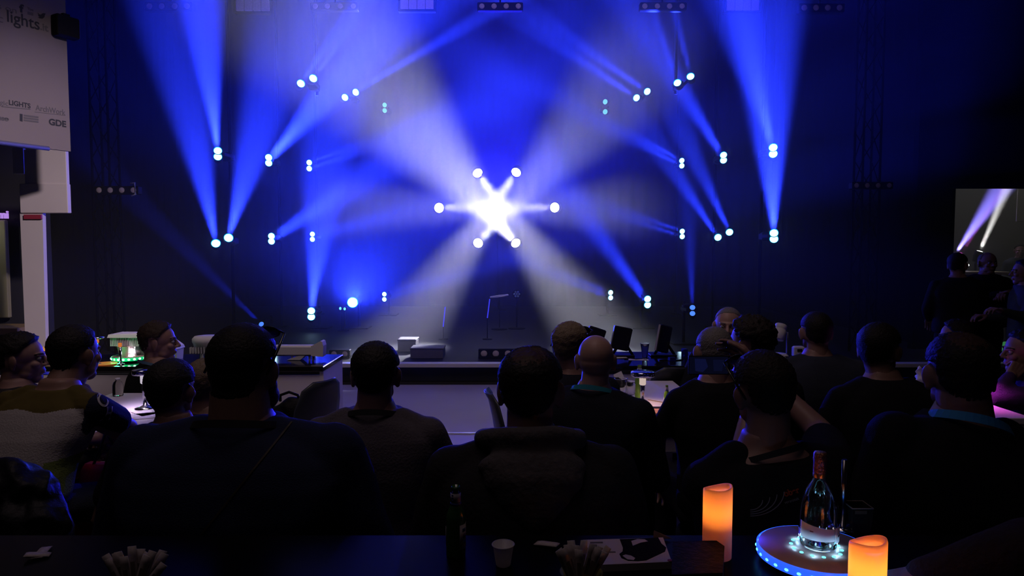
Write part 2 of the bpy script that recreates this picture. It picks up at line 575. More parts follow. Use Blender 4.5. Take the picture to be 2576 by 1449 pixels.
def blinder(label, pxs, py, Y, r, hang=None, stand=False):
    c = at(sum(pxs) / len(pxs), py, Y)
    o = thing('blinder_light', label, 'stage light', c, 0, 'four lamp blinder rows')
    w = (pxs[-1] - pxs[0]) / FPX * Y + 2.6 * r
    MB().box((0, 0.07, 0), (w, 0.1, 2.2 * r), bev=.01).build('housing', BLACK, o)
    for px in pxs:
        x = (px - sum(pxs) / len(pxs)) / FPX * Y
        M = Matrix.Translation((x, 0.02, 0)) @ Matrix.Rotation(R(90), 4, 'X')
        b = MB().lathe([(r * 1.02, -0.02), (r * 1.02, .006), (r * .9, .012), (r * .9, -.01)], 20, cap1=False).build('lamp_rim', BLACK, o, M)
        m = MB().lathe([(r * .9, -.004), (r * .6, .004), (r * .1, .007)], 20)
        m.build('lamp', LAMPGLASS, b)
    if hang:
        MB().cyl((0, 0.1, r), (0, 0.1, hang - c.z), .012, n=8).build('hanger_pipe', BLACK, o)
    if not hang and not stand:
        MB().box((0, .18, 0), (.08, .2, .06)).build('clamp', BLACK, o)
    if stand:
        MB().box((0, 0.07, 0.19 - c.z + .02), (w, 0.14, .03)).build('foot', BLACK, o)
    return o


HZ = 6.47
blinder('row of four round blinder lamps at the top left corner of the stage', (375, 405, 437, 468), 14, 9.5, .055, HZ)
blinder('row of four blinder lamps on the top edge between the two left panels', (793, 823, 855, 887), 14, 9.5, .05, HZ)
blinder('row of four blinder lamps on the top edge above the star', (1213, 1243, 1273, 1303), 14, 9.5, .05, HZ)
blinder('row of four blinder lamps on the top edge right of the star', (1624, 1655, 1685, 1716), 14, 9.5, .05, HZ)
blinder('row of four round blinder lamps at the top right corner of the stage', (2026, 2055, 2084, 2113), 18, 9.5, .055, HZ)
o = blinder('row of four blinder lamps at mid height on the left upright', (247, 275, 304, 333), 478, 9.3, .052)
MB().tube([(.21, 0.0, .09), (.27, 0, .1), (.275, 0, -.06), (.22, 0, -.08)], .012).build('bracket', mat('worn_steel', (0.4, 0.38, 0.4), 0.5, .6), o)
blinder('row of four blinder lamps at mid height on the right upright', (2157, 2184, 2211, 2239), 466, 9.3, .045)
blinder('row of four round blinder lamps on the stage deck, near the centre', (1217, 1247, 1278, 1308), 890, 9.0, .058, stand=True)
blinder('pair of round blinder lamps on the stage deck behind the white counter', (839, 867), 891, 9.0, .05, stand=True)


def panel(label, x0, x1, y0, y1, Y=9.5):
    a, b = at(x0, y0, Y), at(x1, y1, Y)
    c = (a + b) / 2
    o = thing('strobe_panel', label, 'stage light', c, 0, 'flat strobe panels on the front truss')
    w, h = b.x - a.x, a.z - b.z
    MB().box((0, .06, 0), (w + .06, .08, h + .06), bev=.008).build('housing', BLACK, o)
    n = 4
    for i in range(n):
        MB().box((-w / 2 + (i + .5) * w / n, .012, 0), (w / n - .006, .02, h), bev=.004).build('diffuser', LAMPGLASS, o)
    MB().cyl((0, .06, h / 2), (0, .06, HZ - c.z), .02, n=8).build('hanger_pipe', BLACK, o)


panel('flat pinkish strobe panel on the top edge, left of the front beams', 592, 678, -12, 27)
panel('flat pale strobe panel on the top edge, left of the star', 1006, 1091, -12, 22)
panel('flat dim violet strobe panel on the top edge, right', 1829, 1910, -8, 26)

# ------------------------------------------------------------------ small things on the stage deck
p = at(1256, 745, 12.4)
o = thing('hoop_stand', 'thin white hoop lying level on a dark stand under the star', 'hoop', (p.x, p.y, 0.19))
MB().tube([(.165 * math.cos(a * math.pi / 16), .165 * math.sin(a * math.pi / 16), p.z - .19 + .02 * math.cos(a * math.pi / 16)) for a in range(32)], .012, 8, True).build('hoop', mat('hoop_white', (.85, .8, .85), .4), o)
MB().cyl((.0, .165, 0), (0, .165, p.z - .19), .008, n=6).build('pole', BLACK, o)
MB().lathe([(.15, 0), (.15, .02), (.02, .03)], 20).build('foot', BLACK, o)
p = at(1300, 740, 12.4)
o = thing('par_light', 'round greenish par lamp on a stand beside the white hoop', 'stage light', p)
MB().lathe([(.05, -.16), (.075, -.1), (.08, 0), (.07, -.01)], 20, M=Matrix.Rotation(R(90), 4, 'X'), cap1=False).build('can', BLACK, o)
for k in range(7):
    a = k * math.pi / 3
    rr = 0 if k == 6 else .045
    MB().lathe([(.02, 0), (.016, .008), (.002, .01)], 10, M=Matrix.Translation((rr * math.cos(a), .0, rr * math.sin(a))) @ Matrix.Rotation(R(90), 4, 'X')).build('diode', mat('green_grey_lens', (.35, .5, .45), .3), o)
MB().cyl((0, .1, -.05), (0, .1, .2 - p.z), .014, n=8).build('stand_pipe', BLACK, o)
MB().lathe([(.16, .19 - p.z), (.16, .21 - p.z), (.02, .22 - p.z)], 16, M=Matrix.Translation((0, .1, 0))).build('foot', BLACK, o)
for (xa, ya, xb, yb, w) in ((1120, 772, 1115, 822, 'left of the hoop'), (1232, 752, 1226, 800, 'under the hoop')):
    a, b = at(xa, ya, 11.0), at(xb, yb, 11.0)
    o = thing('light_tube', 'thin blue lit tube standing %s on the stage' % w, 'lamp', (b.x, b.y, .19))
    MB().cyl(a - Vector((b.x, b.y, .19)), (0, 0, b.z - .19), .009, n=8).build('tube', glow('blue_tube', (.05, .05, 1), .9), o)
    MB().cyl((0, 0, 0), (0, 0, b.z - .19), .008, n=8).build('pole', BLACK, o)
    MB().lathe([(.08, 0), (.08, .012), (.01, .02)], 14).build('foot', BLACK, o)
STAGEBOX = mat('grey_flight_case', (.10, .095, .105), .6, noise=.15, nscale=12)
for (x0, x1, y0, y1, Y, lb) in ((1032, 1115, 880, 905, 9.0, 'low pale box on the stage deck behind the man in the grey sweater'), (1000, 1046, 858, 880, 9.6, 'pale box standing behind the low pale box on the stage')):
    a, b = at(x0, y0, Y), at(x1, y1, Y)
    o = thing('equipment_box', lb, 'box', ((a.x + b.x) / 2, Y + .15, .19))
    MB().box((0, 0, (a.z - .19) / 2), (b.x - a.x, .3, a.z - .19), bev=.01).build('body', STAGEBOX, o)
    MB().box((0, 0, a.z - .19 + .012), (b.x - a.x + .01, .31, .024), bev=.006).build('lid', STAGEBOX, o)

# ================================================================== left: hanging banner, white column, neighbouring stand
ba, bdir = at(178, 381, 6.5), Vector((0.507, 1, 0)).normalized()
ang = math.atan2(bdir.y, bdir.x)
# local frame of the banner: x along the banner (receding), z up, y away from the viewer side
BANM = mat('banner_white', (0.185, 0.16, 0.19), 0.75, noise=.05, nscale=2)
INK = mat('banner_ink', (0.03, 0.032, 0.05), 0.7)
INKG = mat('banner_ink_grey', (0.10, 0.095, 0.12), 0.7)
ban = thing('hanging_banner', 'large white hanging banner with dark lettering beside the stage', 'banner', (ba.x, ba.y, ba.z), ang)
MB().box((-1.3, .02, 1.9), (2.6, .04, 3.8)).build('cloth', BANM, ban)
MB().cyl((-2.6, -.005, -.0), (-.2, -.005, -.0), .02).build('bottom_rail', mat('rail_grey', (.12, .12, .14), .5), ban)
MB().cyl((-2.5, 0.02, 3.8), (-2.5, .02, 6.0), .01, n=6).build('hanging_wire', BLACK, ban)
MB().cyl((-.1, 0.02, 3.8), (-.1, .02, 6.0), .01, n=6).build('hanging_wire', BLACK, ban)
Binv = (Matrix.Translation(ba) @ Matrix.Rotation(ang, 4, 'Z')).inverted()


def on_banner(px, py):
    """banner coordinates of the point seen at a pixel"""
    o_, d_ = Vector((0, 0, CAM_H)), at(px, py, 1.0) - Vector((0, 0, CAM_H))
    lo, ld = Binv @ o_, Binv.to_3x3() @ d_
    k = (-.003 - lo.y) / ld.y
    return lo + ld * k


def btext(body, px, py, hpx, material, bold=0.0, name='lettering', width=None):
    q = on_banner(px, py)
    q2 = on_banner(px, py - hpx)
    size = (q2.z - q.z) / .7
    M = Matrix.Translation((q.x, -.002, q.z)) @ Matrix.Rotation(R(90), 4, 'X')
    o = lettering(name, body, size, material, ban, M, bold)
    if width:
        bpy.context.view_layer.update()
        w = on_banner(*width).x - q.x
        o.matrix_basis = M @ Matrix.Diagonal((w / max(max(v.co.x for v in o.data.vertices), 1e-4), 1, 1, 1))
    return o


btext('us on', -22, 16, 15, INKG, width=(42, 30))
btext('cc', -20, 50, 21, INKG, .0, width=(8, 50))
btext('lights', 16, 53, 30, INK, .0015, width=(100, 72))
btext('.it', 101, 74, 18, INKG, .002, width=(122, 80))
btext('f', 50, 29, 19, INK, .004, width=(61, 32))
btext('You', 70, 24, 6, INKG, .002, width=(84, 28))
btext('LIGHTS', 22, 263, 12, INK, .0015, width=(77, 269))
btext('logic', -16, 260, 12, INKG, .0, width=(21, 263))
btext('ArchWork', 90, 277, 14, INKG, .001, width=(165, 288))
btext('GDE', 123, 313, 15, INK, .003, width=(167, 318))
btext('asso', -12, 300, 13, INKG, .002, width=(22, 301))


def bplate(name, pts, material, d=.002):
    q = [on_banner(*p) for p in pts]
    c = MB()
    c.loft([[(v.x, -.0005, v.z) for v in q], [(v.x, -.0005 - d, v.z) for v in q]], True, True, False)
    return fixnormals(c.build(name, material, ban))


bplate('video_icon', [(70, 29), (84, 32), (84, 39), (70, 36)], INKG)
bplate('bird_icon', [(95, 32), (99, 36), (103, 37), (106, 34), (110, 33), (115, 34), (113, 38), (112, 43), (107, 47), (100, 46), (96, 43), (100, 43), (96, 39), (97, 37)], INK)
bplate('underline', [(5, 267), (77, 274), (77, 276), (5, 269)], INKG)
bplate('underline', [(88, 281), (165, 290), (165, 291), (88, 282)], INKG)
bplate('emblem', [(50, 286), (57, 287), (57, 306), (50, 304)], INK)
for k in range(3):
    bplate('emblem_line', [(60, 288 + 6 * k), (97, 293 + 6 * k), (97, 297 + 6 * k), (60, 292 + 6 * k)], INKG)
bplate('emblem_line', [(0, 295), (22, 298), (22, 302), (0, 299)], INKG)
# dark square case hung on the banner's corner
q0, q1 = on_banner(126, 36), on_banner(164, 99)
o = thing('dark_case', 'dark square case in front of the banner near its upper corner', 'box', ban.matrix_basis @ Vector((0, 0, 0)), ang)
bpy.context.view_layer.update()
M = ban.matrix_world
o.location = M @ Vector(((q0.x + q1.x) / 2 + .04, -.06, (q0.z + q1.z) / 2))
MB().box((0, 0, 0), (abs(q1.x - q0.x) + .08, .1, abs(q0.z - q1.z)), bev=.01).build('body', BLACK, o)
MB().box((0, .0, abs(q0.z - q1.z) / 2 + .01), (.06, .04, .03)).build('bracket', BLACK, o)

# white stepped column under the banner
COLM = mat('column_white', (.60, .55, .58), .7, noise=.04, nscale=4)
CYC = 7.2


def colbox(name, x0, x1, y0, y1, Y=CYC, depth=.05, m=None):
    a, b = at(x0, y0, Y), at(x1, y1, Y)
    return struct(MB().box(((a.x + b.x) / 2, Y + depth / 2, (a.z + b.z) / 2), (b.x - a.x, depth, a.z - b.z), bev=.006).build(name, m or COLM))


colbox('pillar_1', 59, 168, 376, 464)
colbox('pillar_2', 30, 60, 372, 437, Y=CYC + .03, depth=.05)
colbox('pillar_3', 48, 171, 462, 536, Y=CYC - .02, depth=.06)
a = at(50, 534, CYC)
b0, b1 = at(66, 880, CYC), at(112, 880, CYC)
pl = MB().loft([[(a.x, CYC, a.z), (at(107, 534, CYC).x, CYC, a.z), (at(107, 534, CYC).x, CYC + .05, a.z), (a.x, CYC + .05, a.z)],
                [(at(64, 860, CYC).x, CYC, 0), (at(113, 860, CYC).x, CYC, 0), (at(113, 860, CYC).x, CYC + .05, 0), (at(64, 860, CYC).x, CYC + .05, 0)]], True, True, False)
struct(fixnormals(pl.build('pillar_4', COLM)))
a, b = at(60, 540, CYC - .02), at(104, 551, CYC - .02)
o = MB().box(((a.x + b.x) / 2, CYC - .015, (a.z + b.z) / 2), (b.x - a.x, .02, a.z - b.z)).build('red_strip', mat('red_strip', (.30, .03, .06), .6))
tag(o, 'short dark red strip fixed across the white column', 'sign')
# dark wall of the side of the stage right of the column
# neighbouring stand at the far left: dark wall, warm panel under a lamp, lit letters, low wooden platform
NB = mat('stand_wall_dark', (.035, .035, .045), .8)
a, b = at(-120, 380, 8.6), at(120, 900, 8.6)
struct(MB().box(((a.x + b.x) / 2, 8.7, 2.4), (b.x - a.x, .1, 4.8)).build('wall_stand', NB))
a, b = at(-60, 553, 8.5), at(19, 800, 8.5)
o = MB().box(((a.x + b.x) / 2, 8.55, (a.z + b.z) / 2), (b.x - a.x, .06, a.z - b.z), bev=.01).build('wall_panel', mat('panel_olive', (.38, .36, .24), .7))
tag(o, 'olive wall panel of the neighbouring stand at the far left edge, lit from above', 'panel')
spot('panel_lamp', (a.x + .05, 8.1, a.z + .25), (0.1, .35, -1), 60, 6, (1, .95, .75), 1.0, .03)
a = at(-30, 549, 8.5)
lt = lettering('lit_letters', 'stami', .135, glow('violet_letters', (.55, .3, .95), .8), None, Matrix.Translation((a.x - .03, 8.5, a.z)) @ Matrix.Rotation(R(90), 4, 'X'), .004, depth=.01)
tag(lt, 'small glowing violet letters on the stand wall at the far left edge', 'sign')
a, b = at(-80, 822, 8.2), at(66, 834, 8.2)
o = thing('wooden_platform', 'low yellowish wooden platform at the far left behind the profile woman', 'platform', ((a.x + b.x) / 2, 8.3, 0))
MB().box((0, 0, a.z - .04), (b.x - a.x, .5, .08), bev=.005).build('board', mat('yellow_wood', (.30, .20, .09), .6, noise=.25, nscale=9), o)
for sx in (-1, 1):
    MB().box((sx * .3, 0, (a.z - .08) / 2), (.06, .4, a.z - .08)).build('leg', BLACK, o)

# ================================================================== right: opening to the neighbouring show
PY = 9.9
ax = at(2397, 473, PY).x
az = at(2397, 473, PY).z
struct(MB().box(((8.9 + ax) / 2 + 1.6, PY + .06, (az + 8) / 2), (8.9 - ax + 3.2, .12, 8 - az)).build('wall_right_top', DRAPE))
struct(MB().box(((5.9 + ax) / 2, PY + .06, 4.0), (ax - 5.9, .12, 8.0)).build('wall_right_front', DRAPE))
BKW = mat('neighbour_wall', (.09, .09, .08), .8)
struct(MB().box((9.8, 14.25, 2.2), (6.6, .1, 4.4)).build('wall_neighbour', BKW))
nh = MB().box((9.0, 12.1, 2.0), (4.9, 4.0, 3.9)).build('neighbour_haze', None)
nhm = hm.copy()
nhm.name = 'neighbour_haze'
[n for n in nhm.node_tree.nodes if n.type == 'VOLUME_SCATTER'][0].inputs['Density'].default_value = .08
nh.data.materials.append(nhm)
nh['kind'] = 'stuff'
nh['label'] = 'thin haze over the neighbouring show seen through the opening'

def small_spot(label, px, py, Y, tx, ty, elev, half, power, color, lens, r=.06):
    p = at(px, py, Y)
    o = thing('show_spot', label, 'stage light', p, 0, 'spotlights of the neighbouring show')
    d = beam_dir(px, py, tx, ty, elev, Y)
    q = Matrix.Rotation(0, 4, 'X') @ d.to_track_quat('Z', 'Y').to_matrix().to_4x4()
    b = MB().lathe([(r * .8, -.2), (r * 1.2, -.1), (r * 1.2, .0), (r, -.005)], 16, cap1=False).build('barrel', BLACK, o, q)
    MB().lathe([(r, -.008), (r * .6, .004), (r * .05, .008)], 16).build('lens', lens, b)
    MB().cyl((0, .1, -.05), (0, .1, .0 - p.z), .02, n=8).build('stand_pipe', BLACK, o)
    MB().box((0, .1, .012 - p.z), (.4, .4, .02)).build('floor_plate', BLACK, o)
    spot('show_beam', p + d * .04, d, half, power, color, .8, .03)


small_spot('white spotlight of the neighbouring show above the head of the standing man', 2465, 632, 12.0, 2530, 480, 12, 5, 9000, (1, .98, .95), glow('show_white', (1, 1, 1), 5))
small_spot('violet spotlight at the edge of the opening to the neighbouring show', 2403, 639, 12.2, 2500, 500, 10, 9, 14000, (.25, .2, 1.0), glow('show_blue', (.35, .3, 1), 4))
small_spot('magenta spotlight beside the violet one in the opening', 2418, 637, 12.3, 2520, 480, 10, 2.5, 4500, (1.0, .1, .8), glow('show_magenta', (1, .1, .8), 2.5), r=.045)
p = at(2434, 667, 11.8)
o = thing('marker_light', 'tiny white lamp between the heads of the two standing men', 'lamp', p)
MB().ball((0, 0, 0), (.03, .02, .02), 10, 6).build('lens', glow('show_white', (1, 1, 1), 5), o)
MB().cyl((0, .04, 0), (0, .04, -p.z), .012, n=6).build('stand_pipe', BLACK, o)
area('show_fill', (8.6, 12.0, 4.3), (8.8, 12.3, 0), 2.5, 12, (1.0, .97, .88))
# white cloth panel at the frame's right edge
a, b = at(2561, 440, 11.5), at(2640, 558, 11.5)
o = thing('white_screen', 'white hanging screen at the right edge of the opening', 'screen', ((a.x + b.x) / 2, 11.5, (a.z + b.z) / 2))
MB().box((0, 0, 0), (b.x - a.x, .03, a.z - b.z), bev=.01).build('cloth', mat('screen_white', (.7, .66, .64), .7), o)
MB().cyl((-.2, 0, (a.z - b.z) / 2), (-.2, 0, 4.4 - (a.z + b.z) / 2), .008, n=6).build('hanging_wire', BLACK, o)
MB().cyl((.2, 0, (a.z - b.z) / 2), (.2, 0, 4.4 - (a.z + b.z) / 2), .008, n=6).build('hanging_wire', BLACK, o)
# lit counter behind the two standing men
a, b = at(2424, 683, 11.0), at(2540, 690, 11.0)
o = thing('show_counter', 'lit cream counter of the neighbouring show behind the standing men', 'counter', ((a.x + b.x) / 2, 11.25, 0))
MB().box((0, 0, a.z - .03), (b.x - a.x, .5, .05), bev=.005).build('worktop', mat('cream', (.75, .62, .5), .5), o)
MB().box((0, .05, (a.z - .06) / 2), (b.x - a.x - .1, .36, a.z - .06)).build('front', BLACK, o)
a, b = at(2462, 836, 9.3), at(2500, 868, 9.3)
o = thing('floor_lamp', 'bright white lamp shade low behind the legs of the standing man', 'lamp', ((a.x + b.x) / 2, 9.4, 0))
h = at(2480, 868, 9.3).z
MB().lathe([(.06, a.z + .05), (.115, h)], 20, cap0=False, cap1=False).build('shade', translucent('lamp_paper', (.9, .87, .82)), o)
MB().cyl((0, 0, .02), (0, 0, a.z + .05), .012, n=8).build('pole', BLACK, o)
MB().lathe([(.12, 0), (.12, .02), (.02, .03)], 18).build('foot', BLACK, o)
point('shade_bulb', ((a.x + b.x) / 2 + .02, 9.4, h + .03), 7, (1, .95, .9), .02)
a = at(2524, 895, 9.2)
o = thing('green_lamp', 'small dim green lamp on the floor at the right behind the standing group', 'lamp', (a.x, 9.2, 0))
MB().lathe([(.09, 0), (.1, .02), (.06, a.z + .1)], 16).build('body', BLACK, o)
MB().ball((0, -.02, a.z + .1), (.06, .05, .1), 12, 8).build('globe', glow('green_glow', (.05, .25, .08), .55), o)

# ================================================================== white counters with black tops in front of the stage
CT = .757
BTOP = mat('black_gloss_top', (.008, .008, .01), .09, 0, .5)
CFRONT = mat('counter_white', (.74, .68, .72), .5)


def counter(label, x0, x1, y0, depth):
    o = thing('counter', label, 'counter', ((x0 + x1) / 2, y0, 0))
    w = x1 - x0
    MB().box((0, depth / 2, CT - .02), (w, depth, .04), bev=.006).build('worktop', BTOP, o)
    n = max(1, round(w / .62))
    for i in range(n):
        MB().box((-w / 2 + .01 + (i + .5) * (w - .02) / n, .04, (CT - .1) / 2 + .05), ((w - .02) / n - .004, .03, CT - .14)).build('front_panel', CFRONT, o)
    for sx in (-1, 1):
        MB().box((sx * (w / 2 - .02), depth / 2, (CT - .04) / 2 + .0), (.03, depth - .04, CT - .04)).build('side_panel', CFRONT, o)
    MB().box((0, depth / 2, .03), (w - .04, depth - .1, .06)).build('plinth', BLACK, o)
    return o


xr = at(816, 928, 5.17).x
counter('white counter with black gloss top on the left, luminaires and trays on it', -4.0, xr, 5.14, .62)
counter('white counter with black gloss top on the right, monitors on it', .38, 2.4, 5.17, .74)

# ------------------------------------------------------------------ luminaires shown on the left counter
p = at(372, 896, 5.50)
o = thing('flood_light', 'white finned street floodlight on the left counter behind the man with glasses', 'luminaire', (p.x, 5.50, CT))
top = at(372, 838, 5.50).z - CT
xl, xr_ = (292 - 372) / FPX * 5.50, (455 - 372) / FPX * 5.50
MB().loft([[(xl, -.10, top), (xl + .36, -.10, top), (xr_, -.06, top - .10), (xr_, .06, top - .10), (xl + .36, .1, top), (xl, .1, top)],
           [(xl - .005, -.11, top - .025), (xl + .37, -.11, top - .025), (xr_ + .005, -.07, top - .125), (xr_ + .005, .07, top - .125), (xl + .37, .11, top - .025), (xl - .005, .11, top - .025)]], True, True, False).build('cover', CASTW, o)
nf = 26
for k in range(nf):
    x = xl + .012 + k * .0135
    MB().box((x, 0, top - .06), (.004, .19, .07)).build('fin', CASTW, o)
MB().box((xl + .18, 0, top - .06), (.34, .06, .07)).build('core', CASTW, o)
MB().loft([[(xl + .03, -.07, top - .095), (xl + .34, -.07, top - .095), (xl + .34, .07, top - .095), (xl + .03, .07, top - .095)],
           [(xl + .09, -.05, .03), (xl + .30, -.05, .03), (xl + .30, .05, .03), (xl + .09, .05, .03)]]).build('reflector', mat('grey_reflector', (.18, .18, .19), .4), o)
MB().loft([[(xr_ - .07, -.06, top - .125), (xr_, -.06, top - .125), (xr_, .06, top - .125), (xr_ - .07, .06, top - .125)],
           [(xr_ - .05, -.05, .0), (xr_ - .005, -.05, .0), (xr_ - .005, .05, .0), (xr_ - .05, .05, .0)]], True, True, False).build('bracket', CASTW, o)
MB().box((xl + .2, 0, .015), (.26, .14, .03), bev=.01).build('base', CASTW, o)

p = at(520, 884, 5.50)
o = thing('canister_light', 'white drum shaped luminaire on the left counter, half behind the sunglasses man', 'luminaire', (p.x, 5.50, CT))
t2 = at(520, 845, 5.50).z - CT
MB().lathe([(.085, .06), (.10, t2 - .06), (.108, t2 - .045), (.108, t2 - .02), (.09, t2), (.02, t2 + .003)], 28).build('drum', CASTW, o)
for k in range(3):
    a = k * 2.09 + .5
    MB().box((.07 * math.cos(a), .07 * math.sin(a), .03), (.025, .025, .06)).build('leg', CASTW, o)
for k in range(9):
    MB().box((-.09 + .0225 * k, -.085, .085), (.006, .03, .05)).build('fin', CASTW, o)

p = at(765, 896, 5.47)
o = thing('bar_light', 'white bar luminaire with an upturned end on the counter by the stage', 'luminaire', (p.x, 5.47, CT))
zt_, zb_ = at(760, 868, 5.47).z - CT, at(760, 894, 5.47).z - CT
x0, x1 = (690 - 765) / FPX * 5.47, (818 - 765) / FPX * 5.47
MB().box(((x0 + x1 - .03) / 2, 0, (zt_ + zb_) / 2), (x1 - .03 - x0, .09, zt_ - zb_), bev=.012).build('body', CASTW, o)
zt2 = at(812, 856, 5.47).z - CT
MB().loft([[(x1 - .10, y, zt_ - .004), (x1 - .022, y, zt2), (x1 - .008, y, zt2 - .006), (x1, y, zt_ + .0), (x1 - .004, y, zb_ - .004), (x1 - .1, y, zb_ + .002)] for y in (-.047, .047)], True, True, False).build('end_cap', CASTW, o)
for xx in (-.09, .05, .08):
    MB().box((xx, .0, (zb_ + .0) / 2), (.014, .05, max(zb_, .02))).build('foot', CASTW, o)
MB().loft([[(-.13, -.04, .004), (-.02, -.04, .004), (.02, -.04, zb_ + .004), (-.03, -.04, zb_ + .004)], [(-.13, .04, .004), (-.02, .04, .004), (.02, .04, zb_ + .004), (-.03, .04, zb_ + .004)]], True, True, False).build('bracket', CASTW, o)

# white projector spot on the right counter
p = at(1958, 880, 5.59)
o = thing('projector_spot', 'white tilted cylinder spotlight on the right counter beside the dark curly head', 'luminaire', (p.x, 5.59, CT))
zc = at(1960, 836, 5.59).z - CT
Mx = Matrix.Translation((0.005, 0, zc)) @ Matrix.Rotation(R(20), 4, 'Y') @ Matrix.Rotation(R(-14), 4, 'X')
b = MB().lathe([(.045, -.065), (.052, -.06), (.052, .02), (.044, .03), (.047, .035), (.047, .065), (.038, .072)], 28).build('barrel', CASTW, o, Mx)
MB().tube([(-.066, 0, .03), (-.066, 0, zc), (-.052, 0, zc + .005)], .008).build('yoke_arm', CASTW, o)
MB().tube([(.072, 0, .03), (.072, 0, zc), (.056, 0, zc - .005)], .008).build('yoke_arm', CASTW, o)
MB().lathe([(.08, 0), (.08, .02), (.06, .035)], 24).build('base', CASTW, o)
MB().tube([(.02 + .035 * math.cos(t), -.09 + .02 * math.sin(t), .01 + .02 * math.sin(t) ** 2) for t in [i * .5 for i in range(12)]], .006).build('cable', CASTW, o)
p = at(2008, 875, 5.62)
o = thing('small_white_box', 'small white driver box on the right counter beside the white spotlight', 'box', (p.x, 5.62, CT))
MB().box((0, 0, .045), (.09, .06, .09), bev=.01).build('body', CASTW, o)
MB().box((0, -.032, .06), (.04, .006, .02)).build('socket', BLACK, o)

# ------------------------------------------------------------------ chrome table lamps
def lamp_proto(label, x, y, z, h, rd, color, power, dx=0.0):
    o = thing('table_lamp', label, 'lamp', (x, y, z), 0, 'chrome table lamps')
    MB().lathe([(.055, 0), (.055, .006), (.03, .012), (.016, .02)], 24).build('base', CHROME, o)
    MB().cyl((0, 0, .01), (dx * .2, 0, h - .02), .0125, n=16).build('stem', CHROME, o)
    MB().lathe([(.014, h - .075), (.019, h - .07), (.019, h - .024)], 16, M=Matrix.Translation((dx * .2, 0, 0))).build('neck', glow('neck_glow_' + label[12:22], tuple(.5 + .5 * q_ for q_ in color), .55), o)  # emission paints in the head's light on the neck, which is no lamp
    hd = MB().lathe([(rd * .96, h - .024), (rd, h - .02), (rd, h + .0), (rd * .96, h + .004), (.01, h + .005)], 32, M=Matrix.Translation((dx, 0, 0))).build('head', CHROME, o)
    MB().lathe([(rd * .8, h - .0255), (rd * .8, h - .0245)], 24, M=Matrix.Translation((dx, 0, 0))).build('diffuser', glow('lamp_under_' + label[:12], color, 1.5), hd)
    spot('lamp_light', (x + dx, y - .0, z + h - .03), (0, 0, -1), 68, power, color, .6, .03)
    return o


# ------------------------------------------------------------------ white tables
TW = mat('table_white', (.66, .62, .66), .45, 0, .3)


def table(label, x0, x1, y0, y1, z=.75, apron=.09):
    o = thing('meeting_table', label, 'table', ((x0 + x1) / 2, (y0 + y1) / 2, 0), 0, 'white meeting tables of the stand')
    w, d = x1 - x0, y1 - y0
    MB().box((0, 0, z - .0175), (w, d, .035), bev=.004).build('tabletop', TW, o)
    for sy in (-1, 1):
        MB().box((0, sy * (d / 2 - .03), z - .035 - apron / 2), (w - .06, .02, apron)).build('apron', CFRONT, o)
    for sx in (-1, 1):
        MB().box((sx * (w / 2 - .03), 0, z - .035 - apron / 2), (.02, d - .08, apron)).build('apron', CFRONT, o)
        for sy in (-1, 1):
            MB().box((sx * (w / 2 - .035), sy * (d / 2 - .035), (z - .035) / 2), (.05, .05, z - .035), bev=.004).build('leg', CFRONT, o)
    return o


TZ = .75
p = onplane(268, 1092, TZ)
table('white table on the left with a chrome lamp, in front of the leaning man', -2.52, -1.75, p.y, 4.22)
pc = onplane(1520, 1078, TZ)
table('white table in the centre right with lamp, beer bottles and magazines', pc.x + .04, onplane(1692, 1078, TZ).x + .3, pc.y, 4.62)
pr = onplane(2262, 1052, TZ)
table('white table on the right washed in magenta light', pr.x, 2.80, pr.y, 4.7)
q = onplane(366, 1028, TZ)
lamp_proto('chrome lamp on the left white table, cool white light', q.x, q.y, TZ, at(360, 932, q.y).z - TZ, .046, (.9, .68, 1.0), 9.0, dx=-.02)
q = onplane(1616, 1022, TZ)
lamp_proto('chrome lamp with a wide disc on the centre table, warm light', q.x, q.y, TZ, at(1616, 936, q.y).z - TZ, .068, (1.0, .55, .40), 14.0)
q = onplane(2440, 1012, TZ)
lamp_proto('chrome lamp on the magenta table, behind the man with the blue lanyard', q.x, q.y, TZ, .24, .05, (1.0, .10, .80), 30.0)  # added lamp, hidden from view, to throw magenta light on the table
for px_, nm in ((246, 'further left, beside the orange plate'), (303, 'in front of the green lit tray')):
    q = onplane(px_, 917, CT)
    lp = thing('table_lamp', 'slim chrome lamp with orange collar, left counter, ' + nm, 'lamp', (q.x, 5.24, CT), 0, 'chrome table lamps')
    hh = at(px_, 868 if px_ > 280 else 858, 5.24).z - CT
    MB().lathe([(.03, 0), (.03, .006), (.012, .012)], 18).build('base', CHROME, lp)
    MB().cyl((0, 0, .01), (0, 0, hh), .010, n=12).build('stem', CHROME, lp)
    MB().lathe([(.0125, hh - .012), (.0125, hh + .016)], 14).build('collar', glow('orange_collar', (1, .28, .06), .55), lp)
    if px_ < 280:
        MB().lathe([(.045, hh + .018), (.05, hh + .022), (.05, hh + .032), (.02, hh + .036)], 22, M=Matrix.Translation((-.0, 0, 0))).build('head', CHROME, lp)
